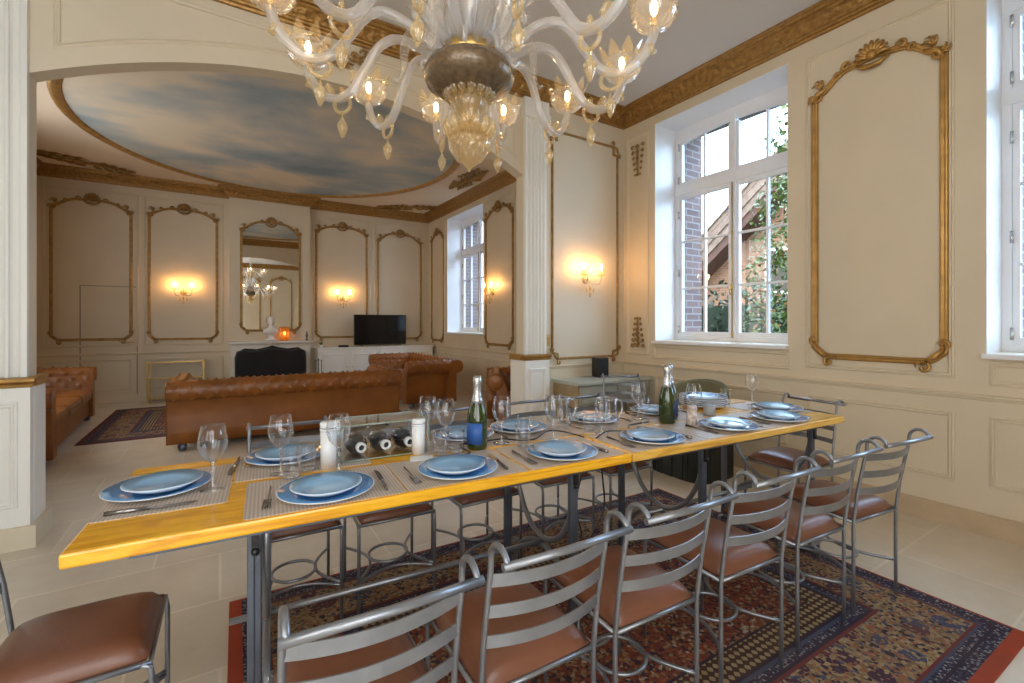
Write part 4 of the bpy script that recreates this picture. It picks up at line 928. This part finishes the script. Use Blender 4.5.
def chesterfield(loc, rz, L, D, label, cush=2, cat='sofa', group='chesterfield sofas'):
    """back along x, seat towards -y, open front"""
    e = tag(empty('chesterfield_sofa' if cat == 'sofa' else 'chesterfield_armchair', loc, rz), label, cat, group); pr = sofa_prof(); i0 = 5; i1 = len(pr)-2
    bk = tufted(pr, (i0,i1), L-.01, .145); o = bk.build('backrest', SOFAL, e); o.rotation_euler[2] = R(90); o.location = (0,D/2-.13,0)
    for q in (-1,1):
        a = tufted(pr, (i0,i1), D-.20, .145); o = a.build('arm', SOFAL, e); o.location = (q*(L/2-.135),-.095,0)
        o.rotation_euler[2] = 0 if q > 0 else R(180)
        s = MB(); c = (q*(L/2-.13)+q*.02, -D/2+.006, .625)
        s.lathe([(0,.02),(.03,.018),(.05,.012),(.085,.014),(.098,.0),(0,0)], 26); so = s.build('arm_scroll', SOFAL, e); so.rotation_euler = (R(90),0,0); so.location = c
    MB().box(-L/2+.2,L/2-.2,-D/2+.05,D/2-.2,.08,.29).build('base', SOFAL, e, bevel=.02)
    w = (L-.50)/cush
    for k in range(cush):
        x = -L/2+.25+w*k; MB().box(x+.005,x+w-.005,-D/2+.02,D/2-.28,.29,.44).build('seat_cushion', SOFAL, e, bevel=.045)
    for x in (-L/2+.14,L/2-.14):
        for y in (-D/2+.09,D/2-.16): MB().lathe([(.03,0),(.04,.02),(.042,.05),(.03,.075)], 14, (x,y,0)).build('foot', IRON, e)
    return e
chesterfield((.75,6.18,.001), R(180), 2.44, .95, 'long cognac chesterfield sofa seen from its plain back, facing the fireplace', 3)
chesterfield((-1.81,7.05,.001), R(93.5), 2.85, .90, 'cognac chesterfield sofa along the left salon wall behind the pilaster', 3)
chesterfield((2.86,7.80,.001), R(-90), 2.25, .92, 'cognac chesterfield sofa side-on before the white cabinet and window', 2)
chesterfield((3.30,4.83,.001), R(-30), 1.05, .90, 'cognac chesterfield armchair mostly hidden behind the right pilaster', 1, 'armchair', None)

# ------------------------------------------------------------------ salon furniture
e = tag(empty('fireplace', ((BX0+BX1)/2,BY,0)), 'white marble fireplace below the salon mirror with a black opening', 'fireplace')
b = MB().box(-.66,-.58,-.16,0,0,.94).box(.58,.66,-.16,0,0,.94)
cur = [(-.58,.78),(-.45,.86),(-.25,.84),(-.1,.87),(0,.90),(.1,.87),(.25,.84),(.45,.86),(.58,.78)]
b.prism([(-.58,.94)]+cur+[(.58,.94)], -.16, 0, lambda a,z,d: (a,d,z)); b.build('surround', MARBLE, e)
MB().box(-.70,.70,-.22,0,.94,.985).box(-.68,.68,-.19,0,.925,.94).build('mantel_shelf', MARBLE, e, bevel=.008)
MB().box(-.58,.58,-.02,-.002,0,.92).build('firebox', SOOT, e)
b = MB(); leafy(b, 0, .90, .08, pi/2, y=-.17, n=5); scroll(b,-.08,.905,.03,0,1,.01,y=-.165); scroll(b,.08,.905,.03,pi,-1,.01,y=-.165); b.build('carved_shell', MARBLE, e)
e = tag(empty('fire_screen', (.80,BY-.26,.0)), 'black curvy-topped fire screen standing before the fireplace', 'fire screen')
sp = [(-.56,.02),(.56,.02),(.57,.70),(.54,.80),(.45,.83),(.33,.80),(.18,.82),(0,.85),(-.18,.82),(-.33,.80),(-.45,.83),(-.54,.80),(-.57,.70)]
MB().prism(sp, -.012, .012, lambda a,z,d: (a,d,z)).build('mesh_panel', SOOT, e); MB().sweep(sp, [(-.014,-.016),(.014,-.016),(.014,.016),(-.014,.016)], lambda a,z,c:(a,c,z)).build('frame', BLACK, e)
for q in (-1,1): MB().box(q*.4-.02,q*.4+.02,-.1,.1,0,.03).build('foot', BLACK, e)
# mirror
M = wall_frame(((BX0+BX1)/2,BY,0), 0, .98, 1.18, 3.02, 3.20, 'tall gilt mirror above the fireplace reflecting the chandelier', .95, 'mirror', 'mirror', GOLDD, None, .9)
mm = mat('mirror_silver', (.88,.87,.84), .01, 1., var=.02)
h = .48; gp = [(-h,1.19),(h,1.19),(h,3.03),(h-.1,3.08),(h-.2,3.17),(.1,3.2),(-.1,3.2),(-h+.2,3.17),(-h+.1,3.08),(-h,3.03)]
MB().prism(gp, -.006, -.001, lambda a,z,d: (a,d,z)).build('glass', mm, M)
# mantel objects
e = tag(empty('white_bust', (.80,BY-.13,.985)), 'small white plaster bust on the mantel in front of mirror', 'bust'); e.scale = (1.45,1.45,1.45)
MB().lathe([(.07,0),(.075,.015),(.045,.03),(.035,.06),(.05,.075),(.0,.08)], 20).build('socle', PLASTER, e)
b = MB().lathe([(.03,.075),(.075,.09),(.09,.12),(.085,.15),(.05,.17),(.032,.185),(.03,.21),(0,.212)], 22, fn=lambda a,i: 1-.25*abs(sin(a)) if i < 5 else 1)
b.ell((0,-.004,.255),.042,.05,.058,14,10); b.ell((0,-.053,.25),.008,.012,.016); b.ell((0,.006,.275),.047,.05,.045,14,8); b.ell((0,-.042,.222),.014,.012,.012)
for q in (-1,1): b.ell((q*.042,0,.25),.008,.012,.016)
b.build('figure', PLASTER, e)
e = tag(empty('amber_lantern', (1.03,BY-.13,.985)), 'amber glass candle lantern on the mantel right of the bust', 'lantern')
MB().lathe([(0,0),(.055,0),(.075,.02),(.075,.26),(.071,.26),(.071,.02),(0,.012)], 22).build('shade', glass_mat('honey_glass', (1.,.74,.30), .4, .1, .35, (1.,.62,.2)), e)
MB().ell((0,0,.14),.012,.012,.03).build('flame', BULB, e); MB().lathe([(0,.012),(.022,.012),(.022,.10),(0,.10)], 12).build('candle', PORC, e)
e = tag(empty('small_figurine', (1.42,BY-.12,.985)), 'small dark figurine at the right end of the mantel', 'figurine')
MB().lathe([(0,0),(.035,0),(.03,.015),(.012,.03),(.02,.07),(.03,.10),(.014,.13),(.018,.16),(0,.18)], 14).build('body', IRON, e)
e = tag(empty('fire_irons', (1.58,BY-.42,0)), 'dark fire irons on a stand right of the fireplace', 'fire tools')
MB().lathe([(.0,0),(.08,0),(.07,.02),(.01,.03),(.008,.6),(.02,.62),(0,.65)], 14).build('stand', IRON, e)
for x in (-.05,.05): MB().tube([(x,-.02,.08),(x,-.02,.58),(x,-.02,.62)],[.006,.006,.014],6).build('iron', IRON, e)
# tv cabinet
cx0, cx1, cy0 = 1.60, 3.95, 9.47
e = tag(empty('tv_cabinet', ((cx0+cx1)/2,YF,0)), 'long low white cabinet with panelled doors under the television', 'cabinet'); h = (cx1-cx0)/2; d = YF-cy0
MB().box(-h,h,-d+.02,-.03,.08,.80).build('carcass', WHITE, e); MB().box(-h-.02,h+.02,-d-.01,-.03,.80,.835).build('top', WHITE, e, bevel=.006); MB().box(-h+.03,h-.03,-d+.05,-.03,0,.08).build('plinth', WHITE, e)
for k in range(4):
    w = 2*h/4; x0 = -h+w*k+.02; x1 = x0+w-.04
    dr = MB().box(x0,x1,-d,-d+.02,.11,.77).sweep([(x0+.06,.17),(x1-.06,.17),(x1-.06,.71),(x0+.06,.71)], PP, lambda a,z,c:(a,-d-c,z)).build('door', WHITE, e)
    MB().ell((x1-.03 if k % 2 == 0 else x0+.03,-d-.015,.45),.012,.014,.012).build('knob', BRASS, dr)
e = tag(empty('television', (2.86,9.68,.835)), 'black flat television standing on the white cabinet', 'television')
MB().box(-.55,.55,-.02,.02,.03,.66).build('housing', BLACK, e, bevel=.006); MB().box(-.535,.535,-.0225,-.02,.05,.645).build('screen', SCREEN, e)
for q in (-1,1): MB().tube([(q*.4,-.10,.008),(q*.4,0,.04),(q*.4,.10,.008)], .008, 6).build('foot', BLACK, e)
tag(MB().box(-.09,.09,-.06,.06,0,.04).build('media_box', BLACK, loc=(2.1,9.66,.835), bevel=.005), 'small black box on the white cabinet left of television', 'media box')
e = tag(empty('small_plant_pot', (1.68,9.66,.835)), 'tiny green ornament at the left end of the white cabinet', 'ornament')
MB().lathe([(0,0),(.025,0),(.03,.05),(0,.05)], 14).build('pot', PORC, e)
b = MB()
for k in range(12): a = k*2.4; b.tube([(0,0,.05),(.02*cos(a),.02*sin(a),.08),(.04*cos(a),.04*sin(a),.085+.02*(k % 3))],[.004,.006,.002],5)
b.build('leaves', mat('leaf_green', (.06,.14,.03), .6, var=.3), e)
# glass console with gilt frame
e = tag(empty('glass_console', (-.62,9.66,0)), 'gilt framed glass console table against the salon end wall', 'console table')
b = MB()
for x in (-.38,.38):
    for y in (-.17,.17): b.box(x-.012,x+.012,y-.012,y+.012,0,.685)
for z in (.66,.40,.08):
    for y in (-.17,.17): b.box(-.38,.38,y-.01,y+.01,z,z+.02)
    for x in (-.38,.38): b.box(x-.01,x+.01,-.17,.17,z,z+.02)
b.build('frame', BRASS, e)
for z in (.682,.42,.10): MB().box(-.375,.375,-.165,.165,z,z+.008).build('glass_shelf', GLASS, e)
# corner desk, speaker, switch
e = tag(empty('corner_desk', (3.48,3.66,0)), 'grey green painted desk with two drawers in the corner by partition', 'desk')
MB().box(-.54,.54,-.23,.20,.70,.735).build('top', mat('pale_green_top', (.50,.52,.45), .35, var=.1), e, bevel=.006); MB().box(-.50,.50,-.20,.19,.50,.70).build('carcass', GREYW, e)
MB().box(-.52,-.50,-.20,.19,.48,.70).build('side_panel', WOODE, e)
for x0,x1 in ((-.48,-.02),(.02,.48)):
    dr = MB().box(x0,x1,-.215,-.20,.52,.685).build('drawer', GREYW, e, bevel=.004)
    for q in (.28,.72): MB().ell((x0+(x1-x0)*q,-.225,.60),.014).build('knob', IRON, dr)
for x in (-.48,.48):
    for y in (-.18,.17): MB().box(x-.025,x+.025,y-.025,y+.025,0,.50).build('leg', WOODE if x < 0 else GREYW, e)
e = tag(empty('black_speaker', (3.50,3.72,.735), R(-12)), 'black upright speaker standing on the corner desk', 'speaker')
MB().box(-.065,.065,-.07,.07,0,.21).build('cabinet', BLACK, e, bevel=.008); MB().box(-.058,.058,-.076,-.07,.01,.20).build('grille', mat('speaker_cloth', (.02,.021,.024), .9, bump=.3, bscale=300, var=.1), e)
e = tag(empty('light_switch', (2.905,YP,1.14)), 'small brass light switch plate beside the right pilaster', 'light switch')
MB().box(-.03,.03,-.006,0,-.06,.06).build('plate', BRASS, e, bevel=.003)
for z in (-.025,.025): MB().ell((0,-.012,z),.008,.012,.008).build('toggle', BRASS, e)
# olive armchair with ribbed black base
e = tag(empty('tub_armchair', (3.54,2.60,0), R(-90)), 'olive round backed armchair on a ribbed black base by the window wall', 'armchair')
n = 48; pr = [(.30*abs(cos(2*pi*k/n))**.5*(1 if cos(2*pi*k/n) > 0 else -1), .27*abs(sin(2*pi*k/n))**.5*(1 if sin(2*pi*k/n) > 0 else -1)) for k in range(n)]
b = MB(); pts = []
for k in range(n):
    x, y = pr[k]; x2, y2 = pr[(k+1) % n]; pts += [(x,y),(x*.96+.02*(x2-x),y*.96+.02*(y2-y))]
b.prism(pts, .0, .40, lambda a,c,d:(a,c,d)).build('base', mat('ribbed_black', (.025,.028,.026), .6, var=.2), e)
MB().lathe([(0,.40),(.27,.40),(.29,.43),(.27,.48),(0,.49)], 30).build('seat', OLIVE, e)
b = MB(); sec = []
for i in range(25):
    a = R(-20+220*i/24); zt = .80-.22*abs((i-12)/12)**2.2
    sec.append((.30*cos(a), .27*sin(a), zt))
vs = []
for x,y,z in sec: vs += [(x,y,.40),(x*1.04,y*1.04,z-.03),(x,y,z),(x*.86,y*.86,z-.02),(x*.84,y*.84,.44)]
fs = [(i*5+k,i*5+(k+1) % 5,(i+1)*5+(k+1) % 5,(i+1)*5+k) for i in range(24) for k in range(5)]+[(0,1,2,3,4),(124,123,122,121,120)]
b.add(vs, fs, True).build('backrest', OLIVE, e)

# ------------------------------------------------------------------ outside
GR = mat('lawn', (.05,.075,.025), .9, var=.4, vscale=2)
tag(MB().box(4.9,30,-15,25,-.62,-.5).build('garden_lawn', GR), 'green lawn outside the windows', 'lawn', kind='structure')
def leaves(name, m, parent, blobs, n, size, seed):
    r = random.Random(seed); b = MB()
    for _ in range(n):
        c, rad = r.choice(blobs)
        while True:
            p = [r.uniform(-1,1) for _ in range(3)]; q = sum(x*x for x in p)
            if .3 < q < 1: break
        x, y, z = (c[i]+p[i]*rad[i] for i in range(3)); s = size*r.uniform(.6,1.3)
        a = [r.gauss(0,1) for _ in range(3)]; la = sqrt(sum(t*t for t in a)); a = [t/la for t in a]
        d = [r.gauss(0,1) for _ in range(3)]; k = sum(d[i]*a[i] for i in range(3)); d = [d[i]-k*a[i] for i in range(3)]; ld = sqrt(sum(t*t for t in d)); d = [t/ld for t in d]
        P = lambda u,v: (x+s*(u*a[0]+v*d[0]), y+s*(u*a[1]+v*d[1]), z+s*(u*a[2]+v*d[2]))
        b.add([P(-1,0),P(-.2,.5),P(1,0),P(-.2,-.5)], [(0,1,2,3)])
    return b.build(name, m, parent)
LEAFD = mat('hedge_leaf', (.018,.05,.022), .55, var=.5, vscale=2); LEAFT = mat('tree_leaf', (.12,.20,.035), .5, var=.5, vscale=3); LEAFO = mat('autumn_leaf', (.42,.18,.04), .5, var=.4, vscale=4)
e = tag(empty('garden_hedge', (8.3,5.5,-.5)), 'dark green hedge outside below the brick house', 'hedge')
leaves('foliage', LEAFD, e, [((0,y*.9,z),(.7,.8,.7)) for y in range(-5,6) for z in (.6,1.3,1.95)], 9500, .065, 3)
b = MB()
for y in range(-5,6): b.tube([(0,y*.9,0),(0,y*.9,1.4)],[.05,.02],6)
b.build('stems', mat('bark', (.06,.04,.03), .9, var=.3), e); MB().box(-.3,.3,-4.8,4.9,.0,2.15).build('core', LEAFD, e)
e = tag(empty('garden_tree', (6.5,3.15,-.5)), 'leafy young tree with orange tints outside the right window pane', 'tree')
leaves('foliage', LEAFT, e, [((0,0,2.4),(.75,.65,.8)),((.1,.1,3.2),(.6,.5,.8)),((-.1,-.2,4.0),(.6,.5,.8)),((0,.1,1.7),(.6,.6,.6)),((.2,-.5,3.2),(.7,.7,1.0))], 3600, .045, 5)
leaves('autumn_foliage', LEAFO, e, [((0,0,2.4),(.7,.6,.8)),((.1,.0,3.2),(.6,.5,.8)),((0,.1,1.9),(.6,.6,.6))], 260, .045, 6)
MB().tube([(0,0,0),(.02,.03,1.2),(-.03,0,2.4),(.02,.05,3.9)],[.06,.05,.035,.012],8).build('trunk', mat('pale_bark', (.20,.16,.12), .9, var=.3), e)
# brick house with a steep tiled roof: gable towards the window
e = tag(empty('brick_house', (13.0,4.6,-.5)), 'brick house with a steep grey tiled gable roof outside the window', 'house')
rz_, sl = 7.75, .83   # ridge height above lawn level, slope
ww = 4.6
gp = [(-ww,0),(ww,0),(ww,rz_-.95-ww*sl),(0,rz_-.95),(-ww,rz_-.95-ww*sl)]
MB().prism(gp, 0, 7, lambda a,z,d: (d,a,z)).build('gable_wall', BRICKG, e)
TILE = mat('grey_clay_tile', (.20,.165,.15), .8, var=.4, vscale=6); FASC = mat('brown_fascia', (.075,.04,.035), .7, var=.3)
L_ = ww+.9
for q in (-1,1):
    pth = [(0,rz_),(q*L_,rz_-L_*sl),(q*L_,rz_-L_*sl-.16),(0,rz_-.16)]
    ro = MB().prism(pth, -.75, 7.5, lambda a,z,d: (d,a,z)).build('roof_slope', TILE, e)
    b = MB()
    for k in range(26):
        t0 = k/26; a = q*L_*t0; z = rz_-L_*t0*sl; b.prism([(a,z-.01),(a+q*L_/26*1.15,z-L_*sl/26*1.15-.01),(a+q*L_/26*1.15,z-L_*sl/26*1.15+.075),(a,z+.02)], -.80, 7.5, lambda x,zz,d: (d,x,zz))
    b.build('tile_course', TILE, ro)
    for k,(za,zb,mt_,x_) in enumerate(((.165,.42,TILE,-.74),(.42,.68,TILE,-.70),(.68,.95,FASC,-.66))):
        pth = [(0,rz_-za),(q*L_,rz_-L_*sl-za),(q*L_,rz_-L_*sl-zb),(0,rz_-zb)]
        MB().prism(pth, x_, x_+.06, lambda a,z,d: (d,a,z)).build('verge_tiles' if k < 2 else 'verge_board', mt_, e)
    MB().prism([(0,rz_-.90),(q*L_,rz_-L_*sl-.90),(q*L_,rz_-L_*sl-.94),(0,rz_-.94)], -.60, .0, lambda a,z,d: (d,a,z)).build('soffit', FASC, e)
wf = MB().box(-.08,.0,1.4,2.5,2.6,3.9).build('window_frame', WINW, e); MB().box(-.09,-.08,1.5,2.4,2.7,3.8).build('pane', SCREEN, wf)
# ------------------------------------------------------------------ light
W = bpy.data.worlds.new('daylight'); sc.world = W; W.use_nodes = True; N = W.node_tree.nodes; bg = N['Background']
bg.inputs[1].default_value = 1.
_g = G(W); _tc = N.new('ShaderNodeTexCoord'); _sx = N.new('ShaderNodeSeparateXYZ'); W.node_tree.links.new(_tc.outputs['Generated'], _sx.inputs[0])
_f = _g.math('MULTIPLY_ADD', _g.math('ADD', _sx.outputs[0], _g.math('MULTIPLY', _sx.outputs[1], .35)), .8, .5); _f = _g.math('MAXIMUM', _g.math('MINIMUM', _f, 1.), 0.)
# hazy bright sunlit side behind the camera, open blue-white sky beyond the windows
W.node_tree.links.new(_g.mix(_f, (5.0,4.75,4.35), (4.3,6.4,8.9)), bg.inputs[0])
def portal(name, loc, rot, w, h):
    l = bpy.data.lights.new(name, 'AREA'); l.shape = 'RECTANGLE'; l.size = w; l.size_y = h; l.cycles.is_portal = True
    o = bpy.data.objects.new(name, l); col.objects.link(o); o.location = loc; o.rotation_euler = rot
for a,b_ in WIN_R: portal('portal', (XW+WT+.02,(a+b_)/2,(WZ0+WZ1)/2), (0,R(90),0), WZ1-WZ0, b_-a)
for a,b_ in FILL_WIN_L: portal('portal', (XL-.31,(a+b_)/2,(.9+WZ1)/2), (0,R(-90),0), WZ1-.9, b_-a)
for a,b_ in FILL_WIN_B: portal('portal', ((a+b_)/2,YB-.31,(.3+WZ1)/2), (R(90),0,0), b_-a, WZ1-.3)

# ------------------------------------------------------------------ camera
cam = bpy.data.cameras.new('camera'); co = bpy.data.objects.new('camera', cam); col.objects.link(co); sc.camera = co
co.location = (0,0,1.32); co.rotation_euler = (R(90),0,R(-32.4)); cam.sensor_width = 36; cam.lens = 36*460/1024; cam.shift_y = -18.5/1024
cam.clip_start = .02
sc.view_settings.view_transform = 'Standard'; sc.view_settings.look = 'None'; sc.view_settings.gamma = 1; sc.view_settings.exposure = .43
sc.view_settings.use_curve_mapping = False
cy = sc.cycles; cy.use_denoising = True; cy.max_bounces = 14; cy.diffuse_bounces = 6; cy.transparent_max_bounces = 40; cy.sample_clamp_indirect = 6; cy.caustics_reflective = False; cy.caustics_refractive = False
